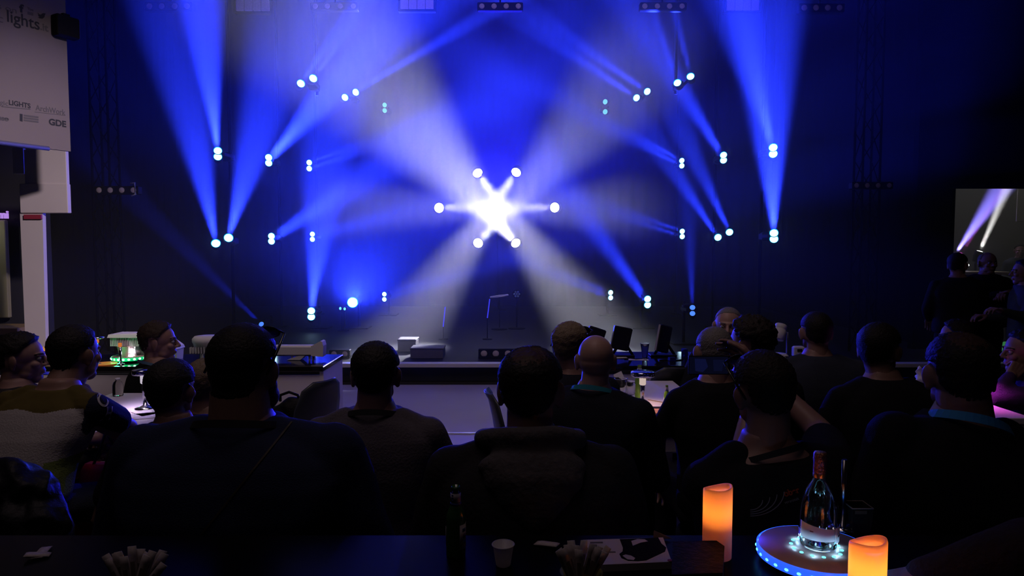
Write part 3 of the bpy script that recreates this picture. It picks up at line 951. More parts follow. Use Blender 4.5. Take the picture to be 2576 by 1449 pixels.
# ================================================================== people
def remesh(mb, voxel, smooth=4, factor=0.5):
    """one continuous skin over everything in the builder"""
    me = bpy.data.meshes.new('tmp')
    me.from_pydata(mb.v, [], mb.f)
    o = bpy.data.objects.new('tmp', me)
    COL.objects.link(o)
    r = o.modifiers.new('r', 'REMESH')
    r.mode = 'VOXEL'
    r.voxel_size = voxel
    if smooth:
        s = o.modifiers.new('s', 'SMOOTH')
        s.factor = factor
        s.iterations = smooth
    dg = bpy.context.evaluated_depsgraph_get()
    ev = o.evaluated_get(dg)
    m2 = ev.to_mesh()
    n = len(m2.vertices)
    co = np.empty(n * 3, np.float32)
    m2.vertices.foreach_get('co', co)
    nf = len(m2.polygons)
    lv = np.empty(len(m2.loops), np.int32)
    m2.loops.foreach_get('vertex_index', lv)
    ls = np.empty(nf, np.int32)
    m2.polygons.foreach_get('loop_total', ls)
    ev.to_mesh_clear()
    bpy.data.objects.remove(o)
    bpy.data.meshes.remove(me)
    return co.reshape(-1, 3), lv, ls


def join(parts):
    cos, lvs, lss, off = [], [], [], 0
    for co, lv, ls in parts:
        cos.append(co); lvs.append(lv + off); lss.append(ls)
        off += len(co)
    return np.concatenate(cos), np.concatenate(lvs), np.concatenate(lss)


def xform(part, M):
    co, lv, ls = part
    m = np.array(M)
    return (co @ m[:3, :3].T + m[:3, 3]).astype(np.float32), lv, ls


def obj_np(name, part, material, parent=None, flip=False):
    co, lv, ls = part
    me = bpy.data.meshes.new(name)
    me.vertices.add(len(co)); me.vertices.foreach_set('co', co.ravel())
    me.loops.add(len(lv)); me.loops.foreach_set('vertex_index', lv)
    me.polygons.add(len(ls))
    st = np.concatenate([[0], np.cumsum(ls)[:-1]]).astype(np.int32)
    me.polygons.foreach_set('loop_start', st)
    me.polygons.foreach_set('loop_total', ls)
    me.polygons.foreach_set('use_smooth', np.ones(len(ls), bool))
    me.materials.append(material)
    me.update(calc_edges=True)
    o = bpy.data.objects.new(name, me)
    COL.objects.link(o)
    if parent:
        o.parent = parent
    return o


def wobble(part, amp, freq, seed=0.0):
    """soft folds: low frequency displacement, cheap sum of sines"""
    co, lv, ls = part
    x, y, z = co[:, 0] * freq + seed, co[:, 1] * freq + seed * 1.7, co[:, 2] * freq - seed
    d = np.stack([np.sin(y * 1.3 + 1.9 * np.sin(z * .9)) * np.sin(z * 1.1 + x), np.sin(z * 1.4 + 1.5 * np.sin(x * 1.1)) * np.sin(x * .8 + y), .4 * np.sin(x * 1.2 + y * 1.6 + 1.3 * np.sin(z))], 1)
    return (co + amp * d).astype(np.float32), lv, ls


def capsule(mb, a, b, ra, rb, n=12):
    a, b = Vector(a), Vector(b)
    mb.cyl(a, b, ra, rb, n=n)
    mb.ball(a, ra, n, 8)
    mb.ball(b, rb, n, 8)


# ---- head, in its own frame: face towards +y, centre between crown and chin
def head_parts(s, neck_to, earless=False, neck_r=.055, fat=0.0):
    mb = MB()
    mb.ball((0, -.012, .03), (.0775, .094, .086), 28, 18)
    mb.ball((0, -.02, .0), (.0735, .085, .07), 24, 14)
    mb.ball((0, -.038, -.01), (.062 + fat * .3, .064, .07), 20, 14)
    mb.ball((0, .022, -.032), (.060 + fat * .5, .064, .076), 20, 14)
    mb.ball((0, .050, -.088), (.034 + fat, .030, .026), 16, 10)
    mb.ball((-.035, .02, -.062), (.026 + fat, .035, .03), 12, 8)
    mb.ball((.035, .02, -.062), (.026 + fat, .035, .03), 12, 8)
    mb.ball((0, .070, .024), (.050, .020, .014), 16, 8)
    mb.ball((-.036, .060, -.020), (.022, .022, .02), 12, 8)
    mb.ball((.036, .060, -.020), (.022, .022, .02), 12, 8)
    capsule(mb, (0, .082, .018), (0, .103, -.020), .0075, .0125, 10)
    mb.ball((-.012, .092, -.026), (.008, .010, .007), 10, 6)
    mb.ball((.012, .092, -.026), (.008, .010, .007), 10, 6)
    mb.ball((0, .082, -.052), (.023, .010, .0055), 12, 6)
    mb.ball((0, .081, -.063), (.020, .010, .0060), 12, 6)
    for sx in (-1, 1):
        Me = Matrix.Translation((sx * .081, -.014, -.006)) @ Matrix.Rotation(sx * R(-34), 4, 'Z') @ Matrix.Rotation(R(-8), 4, 'X')
        mb.ball((0, 0, .004), (.0085, .022, .034), 12, 10, Me)
        mb.ball((sx * .004, -.006, .008), (.006, .015, .024), 10, 8, Me)
        mb.ball((0, .004, -.024), (.007, .011, .012), 10, 8, Me)
    nb = Vector(neck_to)
    top = Vector((0, -.028, -.045))
    capsule(mb, top, nb, neck_r * .98, neck_r * 1.06, 20)
    capsule(mb, Vector((0, .0, -.07)), nb + Vector((0, .022, .0)), neck_r * .82, neck_r * .9, 16)
    return mb


def hairline(y):
    pts = ((-1, -.84), (-.55, -.78), (-.25, -.45), (.0, -.2), (.25, .02), (.42, .34), (.7, .58), (1, .66))
    for (y0, z0), (y1, z1) in zip(pts, pts[1:]):
        if y <= y1:
            return z0 + (z1 - z0) * (y - y0) / (y1 - y0)
    return .66


def hair_mesh(style, thick, headnp, n=72, m=52, seed=0.0):
    """closed cap that dives under the skin outside the hairline"""
    from mathutils.bvhtree import BVHTree
    co, lv, ls = headnp
    st = np.concatenate([[0], np.cumsum(ls)[:-1]])
    bvh = BVHTree.FromPolygons([tuple(p) for p in co.tolist()], [lv[a:a + b].tolist() for a, b in zip(st, ls)])
    rings = []
    rough = {'curly': .0075, 'short': .0016, 'crop': .0008, 'long': .002, 'messy': .004, 'grey': .003, 'balding': .0015, 'fringe': .0015}[style]
    fr = {'curly': 42, 'short': 55, 'crop': 70, 'long': 30, 'messy': 38, 'grey': 45, 'balding': 50, 'fringe': 50}[style]
    ctr = Vector((0, -.012, .03))
    for i in range(m + 1):
        ph = math.pi * i / m - math.pi / 2
        ring = []
        for j in range(n):
            th = 2 * math.pi * j / n
            d = Vector((math.cos(ph) * math.cos(th), math.cos(ph) * math.sin(th), math.sin(ph)))
            n1 = mnoise.noise(d * fr * .25 + Vector((seed, seed, 0)))
            n2 = mnoise.noise(d * fr * .6 + Vector((0, seed, 3)))
            zl = hairline(d.y) + .05 * n1
            f = max(0, min(1, (d.z - zl) / (.14 if d.y > 0 else .34)))
            if style in ('balding', 'fringe'):
                dt = d.dot(Vector((0, .05 if style == 'fringe' else -.35, .92)).normalized()) + .10 * mnoise.noise(d * 60) + .05 * n1
                f *= 1 - max(0, min(1, (dt - (.62 if style == 'fringe' else .66)) / .30)) * (1.0 if style == 'fringe' else .62)
                if style == 'fringe' and d.y > .1:
                    f *= max(0, 1 - (d.y - .1) / .3)
            f = f * f * (3 - 2 * f)
            if abs(d.x) > .80 and -.62 < d.z < .10 and -.42 < d.y < .5:
                f = 0
            taper = .20 + .80 * max(0, min(1, (d.z + .55) / .95))
            hit = bvh.ray_cast(ctr + d * .3, -d, .3) if d.z > -.93 else (None,)
            r_ = (hit[0] - ctr).length if hit[0] is not None else .06
            if abs(d.x) > .75 and -.5 < d.z < .22:
                r_ = min(r_, .0775 / max(abs(d.x), .5) * 1.02)
            r_ = min(r_, .125)
            off = -.010 * (1 - min(1, f * 5)) + f * thick * taper + min(1, f * 3) * rough * (n1 + .5 * n2) * 2
            ring.append(tuple(ctr + d * (r_ + off)))
        rings.append(ring)
    mb = MB()
    mb.loft(rings, True, True, True)
    return mb


# ---- hands: wrist at origin, fingers along +x, back of the hand +z, thumb on +y (right hand palm down seen from above: mirrored by y)
def hand_np(curl, spread=0.04):
    mb = MB()
    roots = ((.086, .031), (.091, .010), (.086, -.011), (.078, -.030))
    lens = ((.040, .025, .020), (.045, .028, .021), (.041, .026, .020), (.032, .020, .018))
    capsule(mb, (-.02, 0, 0), (.01, 0, 0), .026, .026)
    for k, ((rx, ry), L) in enumerate(zip(roots, lens)):
        capsule(mb, (.012, ry * .6, 0), (rx, ry, .002), .0165, .0125, 10)
        p = Vector((rx, ry, .001))
        ang = 0.12 + (curl * .9)
        rad = .0098 if k < 3 else .0086
        for q, l in enumerate(L):
            d = Vector((math.cos(ang), (ry / .03) * spread, -math.sin(ang))).normalized()
            e = p + d * l
            capsule(mb, p, e, rad, rad * .90, 10)
            p, rad = e, rad * .90
            ang += curl * (1.0 if q == 0 else .75)
    t0 = Vector((.018, .026, -.006))
    t1 = t0 + Vector((.032, .026, -.010 - .01 * curl))
    t2 = t1 + Vector((.031, .006, -.012 - .014 * curl))
    t3 = t2 + Vector((.024, -.006 * curl, -.006 - .01 * curl))
    capsule(mb, t0, t1, .0155, .0125, 10)
    capsule(mb, t1, t2, .0115, .0105, 10)
    capsule(mb, t2, t3, .0105, .0085, 10)
    return remesh(mb, .005, 2)


HANDS = {}


def hand_at(side, wrist, elbow, curl, roll, s, bend=0.0):
    """side -1 left, 1 right; the hand carries on along the forearm, palm down at roll 0"""
    key = round(curl, 2)
    if key not in HANDS:
        HANDS[key] = hand_np(curl)
    d = (Vector(wrist) - Vector(elbow)).normalized()
    up = Vector((0, 0, 1)) if abs(d.z) < .9 else Vector((0, -1, 0))
    y = up.cross(d).normalized()
    z = d.cross(y)
    # basis: x along the forearm, y to the left, z up; the thumb of a palm-down right hand points left (+y)
    M = Matrix(((d.x, y.x, z.x, 0), (d.y, y.y, z.y, 0), (d.z, y.z, z.z, 0), (0, 0, 0, 1)))
    M = Matrix.Translation(Vector(wrist)) @ M @ Matrix.Rotation(roll, 4, 'X') @ Matrix.Rotation(bend, 4, 'Y') @ Matrix.Diagonal((s, s * side, s, 1))
    co, lv, ls = xform(HANDS[key], M)
    if side < 0:
        st = np.concatenate([[0], np.cumsum(ls)[:-1]])
        lv2 = lv.copy()
        for q in (4,):
            if (ls == 4).all():
                lv2 = lv.reshape(-1, 4)[:, ::-1].ravel().copy()
        lv = lv2
    return co, lv, ls


TORSO = ((.06, .066, .064), (.02, .078, .072), (-.015, .118, .082), (-.045, .158, .092), (-.085, .185, .104), (-.14, .192, .115),
         (-.22, .184, .124), (-.30, .172, .120), (-.38, .164, .114), (-.46, .170, .118), (-.54, .180, .124), (-.60, .172, .118))


def torso_mb(mb, nb, pel, s, bulk, sw, grow=0.0, z_from=.08, z_to=-.61, belly=0.0, squarer=2.6, tilt=0.0):
    rings = []
    axis = (Vector(pel) - Vector(nb))
    for z, a, b in TORSO:
        if z > z_from or z < z_to:
            continue
        t = max(0, -z) / .60
        c = Vector(nb) + axis * t if z <= 0 else Vector(nb) + Vector((0, .02, z * s))
        wide = bulk if z < -.10 else 1 + (bulk - 1) * max(0, min(1, (.03 - z) / .13))
        aa = a * s * wide * (sw if z < -.03 else 1) + grow
        bb = b * s * (1 + (wide - 1) * .8) + grow
        yb = belly * math.exp(-((z + .40) / .12) ** 2) * s
        ring = []
        for j in range(28):
            th = 2 * math.pi * j / 28
            cx, sx = math.cos(th), math.sin(th)
            e = 2 / squarer
            ring.append((c.x + aa * math.copysign(abs(cx) ** e, cx), c.y + bb * math.copysign(abs(sx) ** e, sx) + (yb if sx > 0 else 0), c.z + tilt * aa * math.copysign(abs(cx) ** e, cx) * max(0, 1 - t * 1.3)))
        rings.append(ring)
    mb.loft(rings, True, True, True)


def ribbon(name, pts, ups, w, th, material, parent):
    rings = []
    pts = [Vector(p) for p in pts]
    for i, p in enumerate(pts):
        t = (pts[min(i + 1, len(pts) - 1)] - pts[max(i - 1, 0)]).normalized()
        u = Vector(ups[i]).normalized()
        nrm = t.cross(u).normalized()
        rings.append([tuple(p + u * w / 2 - nrm * th / 2), tuple(p + u * w / 2 + nrm * th / 2), tuple(p - u * w / 2 + nrm * th / 2), tuple(p - u * w / 2 - nrm * th / 2)])
    return fixnormals(MB().loft(rings, True, True, False).build(name, material, parent))


SKINS = {}


def skin(tone='mid'):
    c = {'mid': (.25, .14, .11), 'light': (.34, .20, .165), 'dark': (.20, .11, .085)}[tone]
    return mat('skin_' + tone, c, .5, 0, .35, noise=.08, nscale=30)


def hairm(tone):
    c = {'black': (.010, .008, .008), 'brown': (.035, .022, .016), 'dark': (.018, .013, .011), 'grey': (.16, .145, .14), 'blond': (.15, .11, .075)}[tone]
    return mat('hair_' + tone, c, .6, 0, .25, noise=.35, nscale=140, bump=.5)


def cloth(name, color, rough=.9, nscale=240, bump=.35):
    return mat('cloth_' + name, color, rough, 0, .12, noise=.22, nscale=nscale, bump=bump)


PEOPLE = {}


def person(label, px, py, Y, s=1.0, yaw=0, hyaw=0, hpitch=0, hroll=0, lean=(0, .05), bulk=1.0, sw=1.0, neck_r=.055, fat=0.0, belly=0.0,
           hair=('short', .012, 'dark'), skin_tone='mid', shirt=None, sleeve='long', trousers=None, pose='sit', arms=None, curl=(.5, .5), roll=(0, 0), hbend=(0, 0),
           faceful=False, lanyard=None, torso_len=.67, neck_len=.135, hood=None, paint=None, shirt_vox=None, seat=True, seat_label=None, neckline=.025, lan_tilt=0.0, tilt=0.0, beard=None, brow='dark'):
    """px, py: where the head's centre is seen, Y its depth. arms: (elbow L, wrist L, elbow R, wrist R), world points or local offsets from the neck base"""
    Hc = at(px, py, Y)
    yw = R(yaw)
    Rz = Matrix.Rotation(yw, 4, 'Z')
    lx, ly = lean
    hz = Hc.z
    pz = hz - torso_len * s
    hc_l = Vector((lx, ly + .04, hz))
    root = Vector((Hc.x, Hc.y, 0)) - (Rz @ Vector((hc_l.x, hc_l.y, 0)))
    RM = Matrix.Translation(root) @ Rz
    RI = RM.inverted()
    nb = Vector((lx * .75, ly * .75 + .005, hz - neck_len * s))
    pel = Vector((0, 0, pz - .0))

    def W(p):   # arm point: ('w', x, y, z) world, ('p', px, py, Y) pixel and depth, else offset from the neck base
        if isinstance(p[0], str):
            v = at(p[1], p[2], p[3]) if p[0] == 'p' else Vector(p[1:])
            return RI @ v
        return nb + Vector(p) * s

    if arms is None:
        arms = ((-.25 * sw, .06, -.33), (-.12, .30, -.36), (.25 * sw, .06, -.33), (.12, .30, -.36))
    arms = [W(p) for p in arms]
    shx = .172 * s * (1 + (bulk - 1) * .8) * sw
    axis = pel - nb
    shc = nb + axis * (.085 / .60)
    shL, shR = shc + Vector((-shx, 0, -tilt * shx)), shc + Vector((shx, 0, tilt * shx))
    ar = 1 + (bulk - 1) * .7
    # legs
    hipw = .09 * s * (1 + (bulk - 1) * .5)
    if pose == 'sit':
        knee_z = max(.30, min(pz + .02, .58)) if pz < .62 else pz - .10
        legs = [((sx * hipw, .0, pz - .02), (sx * hipw * 1.6, .40 * s, knee_z), (sx * hipw * 1.6, .40 * s, max(.085, knee_z - .45))) for sx in (-1, 1)]
    else:
        legs = [((sx * hipw, 0, pz - .03), (sx * hipw * 1.1, .02, pz * .53), (sx * hipw * 1.2, -.01, .085)) for sx in (-1, 1)]
    # ---------- body: one skin
    mb = MB()
    torso_mb(mb, nb, pel + Vector((0, 0, -.0)), s, bulk, sw, -.004, tilt=tilt)
    for sh, el, wr in ((shL, arms[0], arms[1]), (shR, arms[2], arms[3])):
        capsule(mb, sh, el, .050 * s * ar, .041 * s * ar)
        capsule(mb, el, wr, .041 * s * ar, .027 * s)
        dw = (wr - el).normalized()
        capsule(mb, wr, wr + dw * .012, .027 * s, .026 * s)
    for hp, kn, an in legs:
        capsule(mb, hp, kn, .078 * s * ar, .055 * s)
        capsule(mb, kn, an, .053 * s, .037 * s)
        capsule(mb, Vector(an) + Vector((0, -.02, -.04)), Vector(an) + Vector((0, .14, -.05)), .036 * s, .03 * s)
    fine = Y < 3.0
    body = remesh(mb, .015 if fine else .018, 3)
    # head
    HM = Matrix.Translation(hc_l) @ Matrix.Rotation(R(hyaw), 4, 'Z') @ Matrix.Rotation(R(hpitch), 4, 'X') @ Matrix.Rotation(R(hroll), 4, 'Y') @ Matrix.Scale(s, 4)
    nl = HM.inverted() @ (nb + Vector((0, .0, -.02)))
    head0 = remesh(head_parts(s, nl, neck_r=neck_r, fat=fat), .0042 if (fine or faceful) else .006, 3)
    head = xform(head0, HM)
    hL = hand_at(-1, arms[1], arms[0], curl[0], roll[0], s, hbend[0])
    hR = hand_at(1, arms[3], arms[2], curl[1], roll[1], s, hbend[1])
    o = obj_np('person', join([body, head, hL, hR]), skin(skin_tone))
    o.matrix_basis = RM
    tag(o, label, 'person', None)
    # ---------- clothes
    sm = MB()
    torso_mb(sm, nb, pel, s, bulk, sw, .016, z_from=neckline, belly=belly, tilt=tilt)
    if shirt is None:
        shirt = cloth('black', (.012, .012, .014))
    for sh, el, wr in ((shL, arms[0], arms[1]), (shR, arms[2], arms[3])):
        capsule(sm, sh, sh + (el - sh) * (.62 if sleeve == 'short' else 1), .066 * s * ar, (.064 if sleeve == 'short' else .055) * s * ar)
        if sleeve == 'long':
            capsule(sm, el, el + (wr - el) * .97, .055 * s * ar, .038 * s)
    capsule(sm, nb + axis * .04 + Vector((-.10 * s, -.0, -.0)), shL, .05 * s, .058 * s * ar)
    capsule(sm, nb + axis * .04 + Vector((.10 * s, -.0, -.0)), shR, .05 * s, .058 * s * ar)
    sh_o = obj_np('shirt', wobble(remesh(sm, shirt_vox or (.0105 if fine else .014), 4), .004 * s, 14, px * .1), shirt, o)
    if paint:
        for m_ in paint[0]:
            sh_o.data.materials.append(m_)
        me_ = sh_o.data
        for p_ in me_.polygons:
            p_.material_index = paint[1](p_.center - nb)
    if hood:
        hm_ = MB()
        for hz_, hy_, hr_ in ((-.028, -.085, (.142, .058, .052)), (-.058, -.108, (.128, .050, .056)), (-.092, -.120, (.100, .044, .054)), (-.124, -.128, (.068, .038, .045)), (-.150, -.134, (.038, .030, .034))):
            hm_.ball(nb + Vector((0, hy_ * s * (1 + (bulk - 1) * .7), hz_ * s)), tuple(q_ * s for q_ in hr_), 28, 14)
        hm_.tube([nb + Vector((.125 * s * math.cos(t_), .085 * s * math.sin(t_) - .01, (.018 - .03 * math.sin(t_)) * s)) for t_ in [i * math.pi / 12 for i in range(24)]], .030 * s, 10, True)
        obj_np('hood', wobble(remesh(hm_, .009, 14), .004, 22, 2.2), hood, o)
    tm = MB()
    if trousers is None:
        trousers = cloth('dark_trousers', (.015, .015, .02))
    tm.ball((0, 0, pz - .02), (.165 * s * bulk, .125 * s * bulk, .12 * s), 20, 12)
    for hp, kn, an in legs:
        capsule(tm, hp, kn, .092 * s * ar, .07 * s)
        capsule(tm, kn, Vector(an) + Vector((0, 0, .03)), .068 * s, .056 * s)
    obj_np('trousers', wobble(remesh(tm, .015, 3), .004, 16, px * .2), trousers, o)
    for hp, kn, an in legs:
        an = Vector(an)
        f = MB()
        z0 = an.z - .085
        f.loft([[(an.x + dx * w, an.y + dy, z0 + zz) for dx, dy in ((-.042, -.06), (.042, -.06), (.05, .06), (.045, .15), (.02, .185), (-.02, .185), (-.045, .15), (-.05, .06))] for zz, w in ((0, 1), (.02, 1.03), (.05, .95), (.09, .62))], True, True, True)
        f.build('shoe', mat('shoe_black', (.02, .018, .018), .5), o)
    if hair:
        ht = xform(_np(hair_mesh(hair[0], hair[1], head0, *((96, 68) if fine else (60, 44)), seed=px * .03)), HM)
        ho = obj_np('hair', ht, hairm(hair[2]), o)
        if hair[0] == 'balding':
            ho.data.materials.append(mat('hair_thin_sheen', (.055, .030, .024), .55, 0, .2, noise=.5, nscale=90))  # crown sheen painted into the hair colour, with scalp showing through thin hair
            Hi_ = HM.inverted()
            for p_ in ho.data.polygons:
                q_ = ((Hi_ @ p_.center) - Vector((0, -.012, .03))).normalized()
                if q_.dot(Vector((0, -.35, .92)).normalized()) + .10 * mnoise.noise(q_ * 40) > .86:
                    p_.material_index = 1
    if faceful:
        for sx in (-1, 1):
            e = MB().ball((0, 0, 0), .0115, 14, 10).build('eye', mat('eye_white', (.28, .26, .25), .3), o, HM @ Matrix.Translation((sx * .031, .0735, .006)))
            MB().ball((0, .0075, 0), (.0055, .0045, .0055), 12, 8).build('iris', mat('iris_dark', (.03, .02, .015), .2), e)
            MB().tube([(sx * (.014 + .012 * k), .0905 - .003 * k * k, .026 + .004 * math.sin(k)) for k in range(4)], .0035, 6).build('eyebrow', hairm(brow), o, HM)
    if beard:
        bb = MB()
        bb.ball((0, .03, -.075), (.064 + fat, .064, .05), 24, 14)
        bb.ball((-.045, .012, -.045), (.024 + fat, .04, .045), 16, 10)
        bb.ball((.045, .012, -.045), (.024 + fat, .04, .045), 16, 10)
        obj_np('beard', xform(remesh(bb, .006, 2), HM), hairm(beard), o)
    if lanyard:
        col, w, lift = lanyard
        pts, ups = [], []
        a_, b_ = neck_r * 1.24 * s, neck_r * 1.30 * s
        for k in range(31):
            th = R(-90 - 160 + 320 * k / 30)
            fr = (1 + math.sin(th)) / 2          # 0 at the nape, 1 in front
            out = 1 + .08 * math.sin(fr * math.pi) + .30 * fr
            pts.append(nb + Vector((a_ * math.cos(th) * out, b_ * math.sin(th) * (1 + .25 * fr) - .012 * s, (lift + .02 - .055 * fr - .06 * max(0, fr - .6)) * s + lan_tilt * a_ * math.cos(th) * out)))
            ups.append(Vector((-.55 * math.cos(th), -.35 * math.sin(th) * (1 if fr < .5 else -1), 1)))
        pts.append(nb + Vector((.02, .17 * s * bulk, -.30 * s))); ups.append(Vector((1, .2, .1)))
        ribbon('lanyard', pts, ups, w, .003, mat('lanyard_' + col[0], col[1], .7), o)
    PEOPLE[label] = dict(o=o, HM=HM, RM=RM, nb=nb, pel=pel, s=s, arms=arms, pz=pz, hc=hc_l, root=root, shL=shL, shR=shR)
    if seat and pose == 'sit':
        st = thing('stool', 'black round stool under the ' + (seat_label or label), 'stool', RM @ Vector((0, .03, 0)), 0, 'stools under the audience')
        h = pz - .115 * s
        MB().lathe([(.15, h - .05), (.17, h - .04), (.17, h - .01), (.15, h), (.02, h + .002)], 20).build('seat', BLACK, st)
        MB().cyl((0, 0, .02), (0, 0, h - .05), .025, n=10).build('post', BLACK, st)
        MB().lathe([(.20, 0), (.20, .012), (.03, .03)], 20).build('foot', BLACK, st)
    return PEOPLE[label]


def _np(mb):
    co = np.array(mb.v, np.float32)
    ls = np.array([len(f) for f in mb.f], np.int32)
    lv = np.array([i for f in mb.f for i in f], np.int32)
    return co, lv, ls


def sunglasses(P, label, dz=.075, dy=.02, tilt=-35):
    """pushed up on the head: rests on the hair, a thing of its own"""
    M = P['RM'] @ P['HM'] @ Matrix.Translation((0, dy, dz)) @ Matrix.Rotation(R(tilt), 4, 'X')
    o = thing('sunglasses', label, 'glasses', (0, 0, 0))
    o.matrix_basis = M
    gl = mat('dark_gloss', (.01, .01, .012), .08, 0, .6)
    for sx in (-1, 1):
        MB().ball((sx * .036, .090, .0), (.029, .004, .021), 18, 10).build('lens', gl, o)
        MB().tube([(sx * .066, .088, .006), (sx * .0835, .078, .006), (sx * .088, .02, .004), (sx * .086, -.06, -.008)], .0035, 8).build('temple', gl, o)
    MB().tube([(-.012, .093, .005), (0, .096, .008), (.012, .093, .005)], .003, 6).build('bridge', gl, o)
    return o


def cast(P, px, py, off=.003, part='shirt'):
    """world point on a person's garment seen at a pixel, lifted a little off it"""
    sh = [c for c in P['o'].children if c.name.split('.')[0] == part][0]
    org = Vector((0, 0, CAM_H))
    Mi = P['o'].matrix_basis.inverted()
    d_ = (at(px, py, 1.0) - org).normalized()
    ok, loc, nrm, _ = sh.ray_cast(Mi @ org, (Mi.to_3x3() @ d_).normalized())
    if not ok:
        return None
    return loc + nrm * off, nrm


def print_strip(P, name, pxs, w, material, th=.0012, part='shirt'):
    """printed or sewn line lying on a garment, given by pixels; geometry in the garment's own frame"""
    pts, nr = [], []
    for p in pxs:
        r_ = cast(P, p[0], p[1], .0025, part)
        if r_:
            pts.append(r_[0]); nr.append(r_[1])
    if len(pts) < 2:
        return None
    ups = []
    for i in range(len(pts)):
        t_ = (pts[min(i + 1, len(pts) - 1)] - pts[max(i - 1, 0)]).normalized()
        ups.append(t_.cross(nr[i]))
    return ribbon(name, pts, ups, w, th, material, P['o'])


def print_text(P, body, px, py, hpx, angle, material, bold=0.0, part='shirt', name='lettering'):
    r_ = cast(P, px, py, .004, part)
    if not r_:
        return None
    loc, nrm = r_
    Pw = P['o'].matrix_basis @ loc
    size = hpx / FPX * Pw.y / .7
    x = Vector((math.cos(R(angle)), 0, math.sin(R(angle))))
    x = P['o'].matrix_basis.to_3x3().inverted() @ x
    x = (x - nrm * x.dot(nrm)).normalized()
    y = nrm.cross(x)
    M = Matrix(((x.x, y.x, nrm.x, loc.x), (x.y, y.y, nrm.y, loc.y), (x.z, y.z, nrm.z, loc.z), (0, 0, 0, 1)))
    o = lettering(name, body, size, material, P['o'], M, bold)
    # drape each vertex on the cloth
    sh = [c for c in P['o'].children if c.name.split('.')[0] == part][0]
    from mathutils.bvhtree import BVHTree
    bt = BVHTree.FromPolygons([v.co.copy() for v in sh.data.vertices], [tuple(p_.vertices) for p_ in sh.data.polygons])
    inv = M.inverted()
    for v in o.data.vertices:
        q = M @ v.co
        l2, n2, _, _ = bt.ray_cast(q + nrm * .08, -nrm)
        if l2 is not None:
            v.co = inv @ (l2 + n2 * (.002 + max(0, v.co.z)))
    return o
NAVY = cloth('navy_sweater', (.018, .022, .055))
BLK = cloth('black', (.010, .010, .012))
# --- the row nearest the photographer
P1 = person('large man in a navy sweater with sunglasses pushed up on short dark hair', 617, 932, 2.0, s=1.13, bulk=1.38, sw=1.08, lean=(.0, .06), neck_r=.074, fat=.010,
            hair=('crop', .012, 'black'), shirt=NAVY, beard='black', hyaw=-8, lanyard=(('black', (.012, .012, .013)), .022, .012), seat_label='large man in navy, front row',
            arms=((-.36, .02, -.42), (-.16, .26, -.52), (.36, .02, -.42), (.16, .26, -.52)))
sunglasses(P1, 'dark sunglasses pushed up on the head of the large man in navy', dz=.042, dy=-.004, tilt=36)
P2 = person('man in a grey sweater with folded arms, sitting in front of the bright floor', 946, 945, 2.55, s=1.04, bulk=1.12, sw=1.02, lean=(0, .03), neck_r=.062,
            hair=('short', .014, 'black'), shirt=cloth('grey_knit', (.075, .065, .075), nscale=120), lanyard=(('black', (.012, .012, .013)), .022, .012), seat_label='man in the grey sweater',
            arms=((-.27, .07, -.28), (.08, .24, -.26), (.29, .06, -.28), (-.06, .26, -.24)), curl=(.5, .5))
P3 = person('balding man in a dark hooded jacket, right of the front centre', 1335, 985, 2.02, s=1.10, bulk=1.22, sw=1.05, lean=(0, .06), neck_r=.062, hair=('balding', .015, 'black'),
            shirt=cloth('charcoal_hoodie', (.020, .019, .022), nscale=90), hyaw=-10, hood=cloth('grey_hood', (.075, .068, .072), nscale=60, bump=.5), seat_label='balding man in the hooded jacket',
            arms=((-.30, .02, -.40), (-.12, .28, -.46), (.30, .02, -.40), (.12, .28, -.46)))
P7 = person('man in a black printed T-shirt holding up a phone with both hands', 1917, 985, 2.12, s=1.07, bulk=1.08, lean=(0, .08), neck_r=.060, hair=('short', .011, 'dark'), hroll=-6, neckline=-.01, lan_tilt=.28, tilt=.14,
            shirt=BLK, sleeve='short', hyaw=14, lanyard=(('black', (.012, .012, .013)), .020, .0), seat_label='man holding up the phone',
            neck_len=.16,
            arms=(('p', 1858, 1180, 2.32), ('p', 1890, 1010, 2.50), ('p', 2062, 1085, 2.30), ('p', 1900, 925, 2.60)), curl=(.7, .35), roll=(R(-60), R(75)))
sunglasses(P7, 'black glasses pushed up on the head of the man with the phone', dz=.04, dy=-.004, tilt=34)
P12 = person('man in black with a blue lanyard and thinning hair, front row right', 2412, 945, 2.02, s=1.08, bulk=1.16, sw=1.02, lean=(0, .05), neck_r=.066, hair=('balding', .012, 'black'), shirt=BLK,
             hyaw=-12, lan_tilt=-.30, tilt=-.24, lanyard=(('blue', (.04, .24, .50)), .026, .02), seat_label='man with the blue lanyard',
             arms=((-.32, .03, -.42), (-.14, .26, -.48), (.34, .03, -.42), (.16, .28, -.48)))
# --- second row
OLIVE = cloth('olive_camouflage', (.085, .065, .018), nscale=18)
NAVYS = cloth('navy_sleeve', (.014, .016, .035), nscale=160)
LIME = cloth('lime_side', (.16, .21, .06), nscale=160)


def tee_paint(c):
    if c.z > -.045 - .006 * math.sin(c.x * 30):
        return 1 if abs(c.x) < .205 else 2
    if c.x > .20 and c.z > -.30:
        return 2
    if c.x > .135 and c.z < -.22:
        return 3
    return 0


